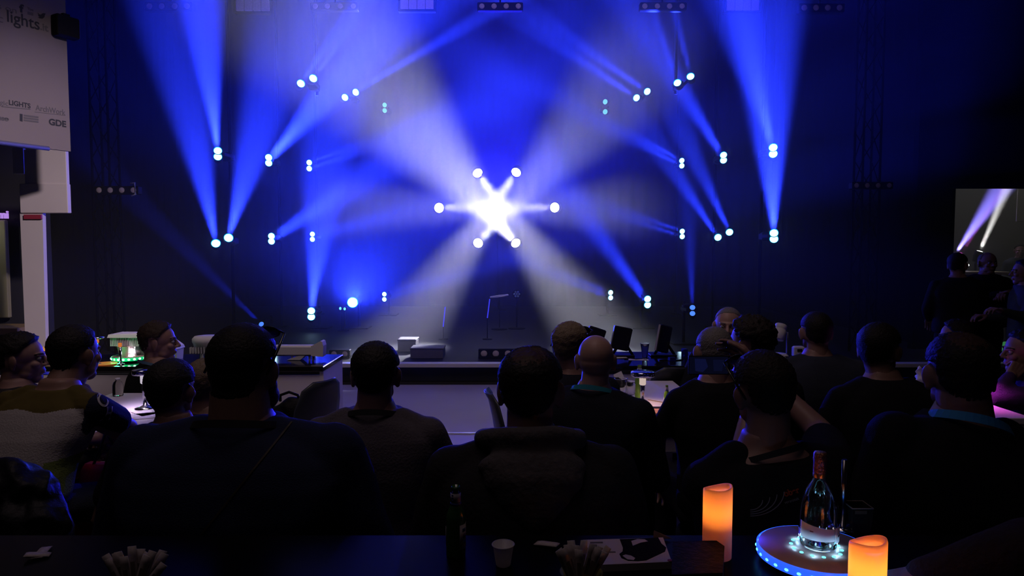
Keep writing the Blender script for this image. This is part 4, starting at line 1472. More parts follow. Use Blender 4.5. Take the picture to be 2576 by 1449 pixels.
P19 = person('man in a grey T-shirt with olive shoulders leaning on the left table', 192, 893, 2.9, s=1.04, bulk=1.02, sw=.98, lean=(.03, .30), yaw=-6, neck_r=.06, hair=('short', .013, 'black'), sleeve='short',
             shirt=cloth('grey_tee', (.33, .305, .30), nscale=160), paint=((OLIVE, NAVYS, LIME), tee_paint), shirt_vox=.0055, trousers=cloth('denim', (.045, .055, .08), nscale=180), pose='sit', seat_label='man leaning on the left table', hyaw=-12,
             arms=((-.30, .16, -.26), (-.05, .40, -.30), ('p', 322, 1075, 3.0), ('p', 272, 1088, 3.2)), curl=(.6, .7), torso_len=.52)
P22 = person('person in black with short black hair and lanyard, left of the large man', 434, 985, 2.75, s=1.04, bulk=.95, yaw=32, lean=(0, .05), neck_r=.052, hair=('short', .018, 'black'), shirt=BLK, sleeve='short', hyaw=-40,
             lanyard=(('black', (.012, .012, .013)), .018, .014), seat_label='person in black left of the large man')
P23 = person('grey haired person half hidden behind the head of the large man', 522, 968, 3.1, s=1.0, lean=(0, .05), hair=('grey', .010, 'blond'), shirt=cloth('dark_grey', (.03, .028, .03)), hyaw=-20, seat_label='grey haired person behind the large man')
P4 = person('bald man in a dark suit jacket with a teal lanyard', 1498, 908, 2.8, s=.94, yaw=-22, hyaw=18, bulk=1.12, sw=1.08, lean=(0, .04), neck_r=.060, hair=None, skin_tone='light', shirt=cloth('dark_suit', (.012, .013, .020)),
            lanyard=(('teal', (.02, .20, .26)), .02, .024), seat_label='bald man in the suit jacket', arms=((-.27, .05, -.36), (-.10, .30, -.38), (.28, .04, -.36), (.12, .30, -.38)))
P6 = person('bald man in a black T-shirt behind the raised phone', 1796, 888, 2.95, s=.98, bulk=1.0, sw=.94, lean=(0, .06), hair=('crop', .003, 'grey'), skin_tone='light', shirt=BLK, sleeve='short', hpitch=-12, seat_label='bald man in the black T-shirt',
            arms=((-.24, .10, -.26), (-.20, .20, -.46), (.30, .06, -.36), (.14, .28, -.38)))
P9 = person('person with dark curly hair behind the phone', 1884, 868, 3.3, s=1.06, lean=(0, .04), hair=('curly', .026, 'dark'), hyaw=42, shirt=BLK, faceful=False, seat_label='person with curly hair')
P11 = person('dark haired man in black turning his face to the right', 2212, 882, 3.15, s=1.05, bulk=1.10, sw=1.02, lean=(0, .08), hyaw=-48, hair=('short', .014, 'black'), shirt=BLK, sleeve='short', faceful=True, seat_label='dark haired man at the magenta table',
             arms=((-.27, .05, -.33), (-.05, .28, -.36), ('p', 2262, 1010, 3.55), ('p', 2318, 1004, 3.72)), curl=(.5, .3))
P18 = person('person in profile at the left edge, dark jacket', 58, 905, 3.1, s=.98, bulk=.92, lean=(0, .06), yaw=-35, hyaw=-38, hair=('messy', .018, 'black'), skin_tone='light', shirt=cloth('dark_grey', (.03, .028, .03)), trousers=cloth('dark_red', (.12, .012, .015)), faceful=True, seat_label='person in profile at the left edge')
P13 = person('person with purple light painted on the sleeve at the right edge, hand on the chin', 2572, 888, 4.1, s=1.10, yaw=62, hyaw=18, lean=(0, .06), hair=('messy', .016, 'black'), shirt=cloth('sweater_purple_light', (.07, .03, .11)), faceful=True, seat_label='person with the hand on the chin',  # purple light on the sleeve is put into the cloth colour
             arms=(('p', 2494, 1008, 3.95), ('p', 2542, 948, 4.0), (.26, .06, -.33), (.10, .30, -.36)), curl=(.9, .5), roll=(R(60), 0))
# --- third row
P5 = person('grey haired man turned to the right behind the bald man, glasses on head', 1436, 874, 3.35, s=1.02, yaw=20, lean=(0, .05), hyaw=-58, hpitch=-6, hair=('grey', .013, 'blond'), shirt=cloth('dark_suit', (.012, .013, .020)), faceful=True, seat_label='grey haired man turned to the right')
sunglasses(P5, 'thin glasses pushed up on the head of the grey haired man', dz=.04, dy=-.004, tilt=34)
P8 = person('man with cropped grey hair looking towards the audience', 1832, 822, 4.55, s=1.12, yaw=160, hyaw=0, lean=(0, .02), hair=('crop', .003, 'grey'), skin_tone='light', shirt=cloth('dark_suit', (.012, .013, .020)), faceful=True, brow='grey', seat_label='man facing the audience')
P10 = person('man in a slate shirt standing out on the right, seen from behind', 2052, 838, 4.0, s=1.06, bulk=1.15, sw=1.1, lean=(0, .04), hyaw=-6, hair=('crop', .010, 'black'), shirt=cloth('slate_shirt', (.030, .034, .050)), seat_label='man in the slate shirt')
P21 = person('man with glasses and wavy hair in profile at the left counter', 402, 862, 4.6, s=1.15, yaw=-40, hyaw=-32, lean=(0, .04), hair=('messy', .018, 'brown'), shirt=BLK, faceful=True, lanyard=(('blue_grey', (.05, .10, .16)), .02, .02), seat_label='man with glasses in profile')
P14 = person('dark haired person looking to the left behind the blue lanyard man', 2402, 853, 5.1, s=1.15, yaw=30, hyaw=30, lean=(0, .04), hair=('messy', .018, 'black'), shirt=BLK, faceful=True, seat_label='dark haired person looking left')
# --- standing by the opening
SUIT = cloth('black_suit', (.012, .012, .016))
P15 = person('standing man in a dark suit facing the camera, hands together at his chest', 2485, 663, 7.4, s=1.04, yaw=176, pose='stand', seat=False, lean=(0, .0), bulk=1.14, sw=1.06, hair=('fringe', .008, 'grey'), shirt=SUIT, faceful=True,
             arms=((-.27, .06, -.30), (-.03, .27, -.20), (.27, .06, -.30), (.02, .27, -.17)), curl=(.9, .9))
P16 = person('standing man in a dark suit with white collar, seen from behind in profile', 2409, 668, 7.0, s=1.04, yaw=-20, hyaw=-32, pose='stand', seat=False, lean=(0, .0), bulk=1.1, hair=('short', .014, 'black'), shirt=SUIT, faceful=True,
             arms=((-.25, .02, -.31), (-.20, .20, -.42), (.24, .10, -.28), (.14, .32, -.30)))
P17 = person('standing person in a grey green jacket cut by the right edge', 2574, 686, 6.4, s=1.0, yaw=70, hyaw=0, pose='stand', seat=False, lean=(0, .0), hair=('short', .014, 'black'), shirt=cloth('grey_green', (.05, .06, .055)), faceful=True,
             arms=(('p', 2580, 800, 6.25), ('p', 2518, 782, 6.2), (.26, .04, -.32), (.16, .28, -.30)))
P25 = person('performer lit orange on the neighbouring show, at the right edge', 2566, 632, 11.9, s=1.0, yaw=150, pose='stand', seat=False, lean=(0, 0), hair=('short', .014, 'black'), shirt=cloth('grey_green', (.05, .06, .055)))
P24 = person('person in a ribbed dark sweater cut off at the lower right corner', 2905, 1120, 1.40, s=1.04, bulk=1.2, yaw=55, lean=(0, .05), hair=('short', .014, 'dark'), shirt=cloth('ribbed_sweater', (.040, .028, .036), nscale=60, bump=.8), seat_label='person at the lower right corner',
             arms=(('p', 2590, 1385, 1.36), ('p', 2318, 1452, 1.38), (.26, .06, -.33), (.12, .30, -.36)), curl=(.5, .5))
# ---- prints, straps and marks on the clothes
print_strip(P1, 'bag_strap', [(734 - 9.5 * k, 1062 + 11.8 * k) for k in range(27)], .005, mat('strap_brown', (.035, .025, .018), .6))
WPRINT = mat('print_white', (.20, .20, .22), .7)
OPRINT = mat('print_orange', (.30, .045, .015), .7)
for k in range(4):
    print_strip(P7, 'printed_arc', [(1887 + (31 + 18 * k) * math.sin(R(q_)), 1283 + 5 * k - (25 + 12 * k) * (1 - math.cos(R(q_)))) for q_ in range(0, 91, 9)], .0022, WPRINT)
print_text(P7, 'ober', 1974, 1250, 15, 17, OPRINT, .0007)
print_text(P7, 'veranstalt', 1974, 1268, 7, 17, WPRINT)
print_text(P19, 'C', 258, 1030, 30, 14, mat('print_pale', (.42, .40, .42), .7), .001)
print_text(P19, 'H', 284, 1023, 30, 14, mat('print_pale', (.42, .40, .42), .7), .001)
print_text(P2, 'mus', 954, 1026, 6, -3, WPRINT, part='lanyard')
print_text(P7, 'music', 1868, 1116, 5, 22, WPRINT, part='lanyard')
# ================================================================== the photographer's table
TZF = .95
TABF = mat('black_table_gloss', (.004, .004, .005), .3, 0, .05, noise=.2, nscale=8)
t = thing('bar_table', 'black glossy table in the foreground with candles, bottles and sachets on it', 'table', (0, 1.2, 0))
MB().box((0, 0, TZF - .02), (3.0, .86, .04), bev=.006).build('tabletop', TABF, t)
for sx in (-1, 1):
    for sy in (-1, 1):
        MB().box((sx * 1.42, sy * .36, (TZF - .04) / 2), (.06, .06, TZF - .04)).build('leg', BLACK, t)
WAX = translucent('candle_wax', (.80, .56, .42), .55, .5)


def candle(label, px, py, r, h, amp, tilt, power):
    p = onplane(px, py, TZF)
    o = thing('flameless_candle', label, 'candle', (p.x, p.y, TZF), 0)
    n = 40
    def rim(j, dz):
        a = 2 * math.pi * j / n
        return h + amp * math.sin(a + tilt) + .4 * amp * math.sin(2 * a + 1.0) + dz
    rings = [[(r * math.cos(2 * math.pi * j / n), r * math.sin(2 * math.pi * j / n), z) for j in range(n)] for z in (.0, .004, h * .25, h * .5, h * .75)]
    rings.append([(r * math.cos(2 * math.pi * j / n), r * math.sin(2 * math.pi * j / n), rim(j, -.004)) for j in range(n)])
    rings.append([(r * .97 * math.cos(2 * math.pi * j / n), r * .97 * math.sin(2 * math.pi * j / n), rim(j, 0)) for j in range(n)])
    rings.append([(r * .86 * math.cos(2 * math.pi * j / n), r * .86 * math.sin(2 * math.pi * j / n), rim(j, -.001)) for j in range(n)])
    rings.append([(r * .80 * math.cos(2 * math.pi * j / n), r * .80 * math.sin(2 * math.pi * j / n), rim(j, -.012)) for j in range(n)])
    MB().loft(rings, True, False).build('wax', WAX, o)
    zf = h * .62
    MB().lathe([(r * .78, h * .50), (r * .3, h * .5)], 24, cap0=False).build('cup_floor', WAX, o)
    MB().lathe([(.001, zf - .014), (.005, zf - .006), (.004, zf + .006), (.0008, zf + .02)], 12).build('flame_bulb', glow('amber_bulb', (1.0, .42, .06), 9), o)
    point('candle_light', (p.x, p.y, TZF + zf + .012), power, (1.0, .31, .04), .012)
    return o


candle('tall glowing flameless candle left of the clear bottle, partly behind the black case', 1803, 1398, .0325, .160, .006, 2.3, .15)
candle('glowing flameless candle at the right, in front of the lit tray', 2178, 1566, .0325, .158, .007, 2.4, .27)

# ---- lit tray
tc = onplane(2053, 1376, TZF + .036)
TR = .122
tray = thing('lit_tray', 'round serving tray glowing blue at its edge, clear bottle standing on it', 'tray', (tc.x, tc.y, TZF))
MB().lathe([(TR * .9, .010), (TR * .985, .012), (TR, .016), (TR, .031), (TR * .985, .035), (TR * .02, .036)], 64).build('plate', mat('tray_top', (.42, .33, .28), .35, 0, .4), tray)
BLUEACR = mat('blue_acrylic_edge', (.10, .25, .9), .15, 0, .5, emit=(.02, .10, 1.0), estr=1.2)
MB().lathe([(TR + .0005, .013), (TR + .004, .015), (TR + .004, .0325), (TR + .0005, .0345)], 64, cap0=False, cap1=False).build('edge_light', BLUEACR, tray)
MB().lathe([(TR * .62, .0), (TR * .66, .002), (TR * .66, .010), (TR * .6, .011)], 48).build('base', BLACK, tray)
MB().lathe([(TR * .93, .008), (TR * .965, .009), (TR * .965, .011), (TR * .93, .0115)], 48, cap0=False, cap1=False).build('lower_rim', CHROME, tray)
DIO = glow('cyan_diode', (.12, .75, 1.0), 2.6)
for k in range(30):
    a = 2 * math.pi * k / 30 + .05
    MB().ball((0, 0, 0), (.002, .0045, .003), 10, 6).build('edge_diode', DIO, tray, Matrix.Rotation(a, 4, 'Z') @ Matrix.Translation((TR + .0045, 0, .022)))
for k in range(14):
    a = 2 * math.pi * k / 14 + .1
    MB().lathe([(.0042, 0), (.004, .0012), (.001, .002)], 12).build('top_diode', DIO, tray, Matrix.Translation((.052 * math.cos(a), .052 * math.sin(a), .036)))
point('tray_light', (tc.x, tc.y - TR - .05, TZF + .012), .10, (.03, .16, 1.0), .02)
for k in range(6):
    a = k * math.pi / 3
    point('tray_led', (tc.x + .052 * math.cos(a), tc.y + .052 * math.sin(a), TZF + .044), .022, (.35, .65, 1.0), .004)

# ---- clear bottle with copper foil
GLASS = mat('clear_glass', (.95, .97, .97), .02, 0, .5, trans=1.0, ior=1.45)
bz = TZF + .0375
bh = at(2060, 1137, tc.y).z - bz
k_ = bh / .262
bo = thing('sparkling_wine_bottle', 'clear sparkling wine bottle with copper foil and white label on the lit tray', 'bottle', (tc.x + .004, tc.y, bz))
prof = [(.032, .0), (.044, .002), (.0480, .008), (.0510, .03), (.0528, .058), (.0522, .088), (.0490, .118), (.0430, .140), (.0345, .158), (.026, .172), (.0200, .182), (.0170, .193), (.0158, .212)]
prof = [(r * k_ * .97, z * k_) for r, z in prof]
inner = [(r - .003 * k_, max(z, .006 * k_)) for r, z in prof][::-1]
inner[-1] = (.006 * k_, .022 * k_)
inner.insert(-1, (.028 * k_, .008 * k_))
MB().lathe(prof + inner, 48, cap0=True, cap1=True).build('glass', GLASS, bo)
FOIL = mat('copper_foil', (.42, .21, .12), .35, .8, noise=.3, nscale=160, bump=.5)
MB().lathe([(.0168 * k_, .196 * k_), (.0172 * k_, .215 * k_), (.0168 * k_, .236 * k_), (.0178 * k_, .238 * k_), (.0180 * k_, .245 * k_), (.0172 * k_, .247 * k_), (.0172 * k_, .258 * k_), (.0150 * k_, .262 * k_), (.004, .2625 * k_)], 32, cap0=False).build('foil', FOIL, bo)
MB().lathe([(.0171 * k_, .193 * k_), (.0174 * k_, .194 * k_), (.0176 * k_, .203 * k_), (.0173 * k_, .204 * k_)], 32, cap0=False, cap1=False).build('gold_band', mat('gold_band', (.6, .42, .16), .35, .8), bo)


def wraplabel(name, r, z0, z1, a0, a1, material, parent, slant=0.0, n=20, th=.0006):
    def ring(rr):
        return [(rr * math.cos(a0 + (a1 - a0) * i / n), rr * math.sin(a0 + (a1 - a0) * i / n)) for i in range(n + 1)]
    mb = MB()
    o_, i_ = ring(r + th), ring(r)
    rings = []
    for i in range(n + 1):
        zt = z1 - slant * i / n
        rings.append([(*i_[i], z0), (*o_[i], z0), (*o_[i], zt), (*i_[i], zt)])
    mb.loft(rings, True, True, True)
    return fixnormals(mb.build(name, material, parent))


PAPER = mat('label_paper', (.75, .74, .78), .6)
lab = wraplabel('label', .0514 * k_, .034 * k_, .078 * k_, R(-172), R(-62), PAPER, bo, slant=.012 * k_)
wraplabel('back_label', .0514 * k_, .026 * k_, .068 * k_, R(-60), R(-10), PAPER, bo)
wraplabel('label_mark', .0520 * k_, .042 * k_, .0465 * k_, R(-48), R(-18), mat('label_ink', (.05, .04, .06), .6), bo)
for i in range(5):
    wraplabel('label_line', .0520 * k_, (.051 + .003 * i) * k_, (.0520 + .003 * i) * k_, R(-50), R(-20 - 4 * (i % 3)), mat('label_ink_grey', (.22, .21, .26), .6), bo, n=8)
wraplabel('label_mark', .0520 * k_, .056 * k_, .059 * k_, R(-138), R(-128), mat('label_red', (.3, .08, .08), .6), bo, n=6)

# ---- beer bottle
def beer(label, x, y, z, h, wrap=True, tint=(.03, .10, .03), group=None):
    o = thing('beer_bottle', label, 'bottle', (x, y, z), 0, group)
    k = h / .225
    g = mat('green_glass_%d' % int(tint[1] * 100), tint, .06, 0, .5)
    pr = [(.026, 0), (.030, .003), (.0305, .01), (.0305, .120), (.029, .135), (.022, .152), (.0155, .170), (.0135, .19), (.0130, .212), (.0145, .213), (.0145, .222), (.0125, .225), (.011, .215)]
    MB().lathe([(r * k, zz * k) for r, zz in pr], 32).build('glass', g, o)
    if wrap:
        wraplabel('neck_label', .0152 * k, .176 * k, .204 * k, R(-175), R(-5), mat('label_pale', (.40, .37, .40), .6), o)
        wraplabel('neck_band', .0165 * k, .165 * k, .174 * k, R(-175), R(-5), mat('label_blue', (.03, .05, .22), .5), o)
        wraplabel('label', .0307 * k, .03 * k, .108 * k, R(-62), R(35), mat('label_pale', (.40, .37, .40), .6), o)
        wraplabel('label', .0307 * k, .035 * k, .095 * k, R(-215), R(-160), mat('label_pale', (.40, .37, .40), .6), o)
        for q, (za, zb) in enumerate(((.085, .096), (.066, .078), (.045, .058))):
            wraplabel('label_mark', .0313 * k, za * k, zb * k, R(-45 + 3 * q), R(-16), mat('label_blue', (.03, .05, .22), .5) if q != 1 else mat('label_violet', (.12, .05, .16), .5), o, n=6)
        for q in range(3):
            wraplabel('label_mark', .0158 * k, (.180 + .008 * q) * k, (.185 + .008 * q) * k, R(-135), R(-112), mat('label_blue', (.03, .05, .22), .5), o, n=6)
    return o


p = onplane(1147, 1398, TZF)
beer('dark green beer bottle with blue and pale labels on the foreground table', p.x, p.y, TZF, at(1147, 1222, p.y).z - TZF)

# ---- plastic cups
CUPM = translucent('thin_plastic_cup', (.70, .66, .70), .35, .35)
CLEAR = mat('clear_plastic', (.95, .95, .97), .05, 0, .5, trans=1.0, ior=1.12)


def cup(label, x, y, z, rt, rb, h, m, group=None):
    o = thing('plastic_cup', label, 'cup', (x, y, z), 0, group)
    MB().lathe([(rb * .2, .0015), (rb * .9, .0), (rb, .002), (rt * .98, h - .003), (rt * 1.05, h - .002), (rt * 1.05, h), (rt * .96, h), (rb * .93, .004), (rb * .1, .004)], 32).build('body', m, o)
    MB().tube([(rt * 1.05 * math.cos(i * math.pi / 16), rt * 1.05 * math.sin(i * math.pi / 16), h) for i in range(32)], .0012, 6, True).build('rim', m, o)
    return o


p = onplane(1266, 1421, TZF)
cup('small white plastic coffee cup standing right of the beer bottle', p.x, p.y, TZF, .0235, .0165, .047, CUPM)

# ---- sachets in holders and loose on the table
SACH = mat('sachet_paper', (.50, .43, .43), .7, noise=.35, nscale=120)
SACHP = mat('sachet_print', (.20, .15, .13), .7)
BOWL = mat('olive_bowl', (.12, .13, .03), .5)


def sachet(label, loc, rot, L=.085, w=.016, group=None):
    o = MB().loft([[(-w / 2, -.0006, 0), (w / 2, -.0006, 0), (w / 2, .0006, 0), (-w / 2, .0006, 0)], [(-w / 2, -.002, L * .12), (w / 2, -.002, L * .12), (w / 2, .002, L * .12), (-w / 2, .002, L * .12)],
                   [(-w / 2, -.0025, L * .8), (w / 2, -.0025, L * .8), (w / 2, .0025, L * .8), (-w / 2, .0025, L * .8)], [(-w / 2, -.0006, L), (w / 2, -.0006, L), (w / 2, .0006, L), (-w / 2, .0006, L)]]).build('sugar_sachet', SACH)
    o.location = loc
    o.rotation_euler = rot
    tag(o, label, 'sachet', group)
    MB().box((0, -.0026, L * .45), (w * .5, .0006, L * .4)).build('print', SACHP, o)
    return o


ORD = ('first', 'second', 'third', 'fourth', 'fifth', 'sixth', 'seventh', 'eighth', 'ninth', 'tenth', 'eleventh', 'twelfth', 'last')


def holder(label, px, py, n, grp, lab, seedn, wide=.03):
    p = onplane(px, py, TZF)
    o = thing('sachet_bowl', label, 'bowl', (p.x, p.y, TZF))
    MB().lathe([(.022, 0), (.026, .002), (wide + .012, .030), (wide + .015, .034), (wide + .010, .034), (.024, .006), (.002, .005)], 28).build('bowl', BOWL, o)
    r2 = random.Random(seedn)
    for i in range(n):
        u = (i + .5) / n * 2 - 1
        a = u * .62 + r2.uniform(-.05, .05)
        sachet('%s %s of the fan from the left' % (lab, ORD[i]), (p.x + u * wide * .62, p.y + r2.uniform(-.010, .010), TZF + .012), (r2.uniform(-.18, .14), a + .10, r2.uniform(-.5, .5)), r2.uniform(.072, .09), group=grp)


holder('small bowl of paper sachets at the lower left of the foreground table', 338, 1500, 13, 'sachets in the left bowl', 'paper sugar sachet in the lower left bowl,', 3)
holder('small olive bowl of paper sachets in front of the white carton', 1462, 1478, 13, 'sachets in the right bowl', 'paper sugar sachet in the bowl before the carton,', 5)


def flat_sachet(label, px, py, rz, L=.06, w=.022, dz=0.0, tilt=0.0):
    p = onplane(px, py, TZF + dz)
    o = sachet(label, (0, 0, 0), (0, 0, 0), L, w)
    o.matrix_basis = Matrix.Translation((p.x, p.y, TZF + dz + .004)) @ Matrix.Rotation(rz, 4, 'Z') @ Matrix.Rotation(R(90) + tilt, 4, 'X')
    for q in range(5):
        MB().box((-w * .3 + .15 * w * q, -.0028, L * (.2 + .13 * (q * 3 % 5))), (w * .12, .0006, L * .16)).build('print_spot', SACHP, o)


flat_sachet('torn printed sachet lying left of the white carton, nearer to it', 1425, 1396, R(150), tilt=.1)
flat_sachet('printed sachet lying crosswise further left of the white carton', 1404, 1376, R(240), dz=.006, tilt=.12)
flat_sachet('printed sachet lying at the lower left corner of the table', 92, 1408, R(195))
flat_sachet('second printed sachet at the lower left corner, further out', 62, 1400, R(110), L=.05, dz=.006, tilt=.15)

# ---- white carton with a product picture, black case, paper
c0, c1, c2, c3 = (onplane(*q, TZF + .016) for q in ((1467, 1358), (1668, 1352), (1690, 1413), (1504, 1421)))
car = thing('carton', 'flat white carton with a picture of a dark coffee machine part on its lid', 'box', (0, 0, TZF))
cw = Vector((c0.x, c0.y, 0))


def poly_box(name, pts, z0, z1, material, parent):
    mb = MB()
    mb.loft([[(p.x, p.y, z0) for p in pts], [(p.x, p.y, z1) for p in pts]], True, True, False)
    return fixnormals(mb.build(name, material, parent))


CARD = mat('carton_white', (.50, .43, .46), .6)
poly_box('body', (c0, c1, c2, c3), 0, .016, CARD, car)


def on_carton(name, pxs, material, dz=.0006):
    return poly_box(name, [onplane(a, b, TZF + .016) for a, b in pxs], .0158, .0162 + dz, material, car)


PDK = mat('print_dark_navy', (.008, .008, .014), .9, 0, .03)
on_carton('picture_body', [(1559, 1357), (1656, 1353), (1664, 1368), (1676, 1378), (1673, 1388), (1660, 1394), (1626, 1410), (1605, 1412), (1580, 1411), (1563, 1404), (1558, 1394), (1566, 1388), (1567, 1378)], PDK)
on_carton('picture_window', [(1588, 1362), (1604, 1357), (1622, 1358), (1630, 1363), (1612, 1366), (1592, 1374)], CARD, .001)
on_carton('picture_handle', [(1566, 1399), (1574, 1396), (1588, 1399), (1598, 1405), (1594, 1410), (1578, 1408)], CARD, .001)
for (a, b, w) in ((1484, 1364, 32), (1492, 1389, 6), (1524, 1388, 24)):
    on_carton('printed_line', [(a, b), (a + w, b - .5), (a + w + 1, b + 2.5), (a + 1, b + 3)], mat('print_grey', (.12, .10, .11), .6))
MB().lathe([(.006, 0), (.006, .0008), (.001, .001)], 16).build('sticker', mat('sticker_rose', (.25, .05, .12), .6), car, Matrix.Translation(onplane(1686, 1410, TZF + .0165) - Vector((0, 0, TZF))))
q = [onplane(a, b, TZF + .05) for a, b in ((1692, 1362), (1802, 1360), (1822, 1374), (1818, 1440), (1690, 1445))]
o = thing('black_case', 'black soft case lying between the white carton and the tall candle', 'case', (0, 0, TZF))
poly_box('body', [v - Vector((0, 0, 0)) for v in q], .0, .046, mat('black_leather', (.005, .005, .006), .6, 0, .12, noise=.3, nscale=90, bump=.3), o)
poly_box('lid', [sum(q, Vector()) / 5 + (v - sum(q, Vector()) / 5) * 1.01 for v in q], .0463, .05, mat('black_leather', (.012, .012, .013), .55), o)
p = onplane(1660, 1346, TZF)
o = MB().loft([[(-.022, 0, .0), (-.02, .0, .022), (.025, -.004, .004)], [(-.022, .0008, .0), (-.02, .0008, .022), (.025, -.0032, .004)]], True, True, False).build('folded_paper', mat('paper_grey', (.22, .21, .2), .8))
fixnormals(o)
o.location = (p.x, 1.6, TZF)
tag(o, 'small folded paper corner standing behind the white carton', 'paper')
# chrome post and dark glass behind the bottle
p = onplane(2120, 1330, TZF)
o = thing('chrome_post', 'slim chrome post with a round foot standing behind the clear bottle', 'lamp', (p.x, p.y, TZF))
MB().lathe([(.03, 0), (.03, .004), (.008, .008)], 24).build('foot', CHROME, o)
MB().cyl((0, 0, .004), (0, 0, at(2118, 1156, p.y).z - TZF), .0068, n=18).build('post', mat('chrome_dim', (.35, .34, .35), .2, 1.0), o)
p = onplane(2166, 1338, TZF)
o = thing('dark_tumbler', 'dark square tumbler with a pale rim right of the chrome post', 'cup', (p.x, p.y + .02, TZF))
r1 = [(-.026, -.026), (.026, -.026), (.026, .026), (-.026, .026)]
MB().loft([[(x * .9, y * .9, 0) for x, y in r1], [(x, y, .06) for x, y in r1], [(x * .9, y * .9, .06) for x, y in r1], [(x * .8, y * .8, .006) for x, y in r1]], True, True, False).build('body', mat('smoke_glass', (.02, .018, .016), .25, 0, .2), o)
MB().tube([(.026, -.026, .061), (.026, .026, .061), (-.026, .026, .061), (-.026, -.026, .061)], .0016, 6, True).build('rim', mat('rim_pale', (.16, .14, .12), .3), o)
MB().box((-.005, -.027, .052), (.028, .002, .008)).build('label', mat('label_tan', (.09, .07, .045), .7), o)

# ---- dark quilted jacket over a chair at the lower left
jk = MB()
jp = [at(20, 1215, 1.95), at(80, 1250, 1.95), at(118, 1320, 1.92), at(60, 1330, 1.92), at(-40, 1240, 1.95), at(-60, 1340, 1.92), at(30, 1400, 1.95), at(100, 1400, 1.98), at(-80, 1420, 1.95)]
for p, r in zip(jp, (.075, .075, .07, .10, .10, .12, .12, .09, .12)):
    jk.ball(p, r, 16, 10)
jo = obj_np('jacket', wobble(remesh(jk, .010, 5), .012, 40, .7), mat('quilted_black', (.008, .008, .011), .5, 0, .18, noise=.3, nscale=30, bump=.6))
tag(jo, 'dark glossy quilted jacket heaped over a chair at the lower left corner', 'jacket')

# ================================================================== shell chairs
SHELL = mat('chair_shell_grey', (.035, .038, .044), .35, 0, .45)


def chair_make(label, loc, rz, m=SHELL):
    """x right, y forward (sitter looks +y)"""
    o = thing('shell_chair', label, 'chair', loc, rz, 'grey shell chairs')
    path = ((.22, .43, .20), (.20, .455, .215), (.05, .445, .225), (-.10, .44, .22), (-.18, .47, .215), (-.215, .56, .21), (-.235, .68, .205), (-.26, .79, .17), (-.285, .835, .10))
    def strip(off):
        rings = []
        for i, (y, z, w) in enumerate(path):
            y0, z0 = path[max(i - 1, 0)][:2]
            y1, z1 = path[min(i + 1, len(path) - 1)][:2]
            t_ = Vector((0, y1 - y0, z1 - z0)).normalized()
            nrm = Vector((0, -t_.z, t_.y))
            rings.append([(x * w, y + nrm.y * (off - (.035 * x * x)), z + nrm.z * (off + .0) + (.03 * x * x if z < .5 else 0)) for x in [-1, -.75, -.5, -.25, 0, .25, .5, .75, 1]])
        return rings
    a, b = strip(0), strip(-.012)
    rings = [ra + rb[::-1] for ra, rb in zip(a, b)]
    MB().loft(rings, True, True, True).build('shell', m, o)
    for sx in (-1, 1):
        for sy in (-1, 1):
            MB().cyl((sx * .14, sy * .12, .43), (sx * .21, sy * .21, .0), .010, n=10).build('leg', CHROME, o)
    MB().box((0, 0, .425), (.26, .24, .012)).build('frame', BLACK, o)
    return o


chair_make('grey shell chair by the left counter with a dark bag on its seat', (-1.40, 4.30, 0), R(65))
chair_make('grey shell chair in side view left of the head of the hooded man', (.12, 3.9, 0), R(-82))
chair_make('grey shell chair behind the raised phone, its back towards the hall', (1.12, 4.90, 0), R(8))
bg = MB()
bg.ball((0, 0, .11), (.17, .09, .11), 18, 12).ball((.04, 0, .17), (.13, .075, .09), 16, 10).ball((-.08, 0, .08), (.10, .085, .08), 16, 10).ball((.02, 0, .05), (.15, .09, .05), 14, 8)
bo2 = obj_np('handbag', wobble(remesh(bg, .012, 4), .01, 24, .3), mat('black_leather', (.012, .012, .013), .55))
bo2.location = (-1.43, 4.27, .452)
tag(bo2, 'dark soft bag on the seat of the shell chair right of the large man', 'bag')
MB().tube([(-.05, 0, .235), (-.045, -.01, .275), (.01, -.01, .295), (.065, -.01, .275), (.075, 0, .235)], .009, 8).build('handle', mat('black_leather', (.012, .012, .013), .55), bo2)

# ================================================================== raised phone
pc = at(1785, 919, 2.62)
ph = thing('smartphone', 'smartphone held up sideways in front of the head of the bald man', 'phone', pc, 0)
w, h = 106 / FPX * 2.62, 48 / FPX * 2.62
MB().box((0, .004, 0), (w, .008, h), bev=.003).build('body', mat('phone_black', (.008, .008, .009), .25), ph)
MB().box((-.004, -.0006, 0), (w * .92, .001, h * .90)).build('screen', glow('screen_navy', (.004, .005, .02), .4), ph)
MB().prism([(-w * .34, -h * .30), (-w * .16, -h * .36), (-w * .04, -h * .08), (-w * .10, h * .34), (-w * .36, h * .36)], .0011, .0014, Matrix.Rotation(R(90), 4, 'X')).build('screen_picture', glow('screen_blue', (.008, .011, .07), .4), ph)
MB().prism([(w * .10, -h * .3), (w * .30, -h * .3), (w * .34, h * .3), (w * .08, h * .3)], .0011, .0014, Matrix.Rotation(R(90), 4, 'X')).build('screen_picture', glow('screen_blue_dark', (.006, .008, .04), .4), ph)

# ================================================================== things on the right counter
MON = mat('monitor_black', (.010, .010, .014), .3, 0, .5)


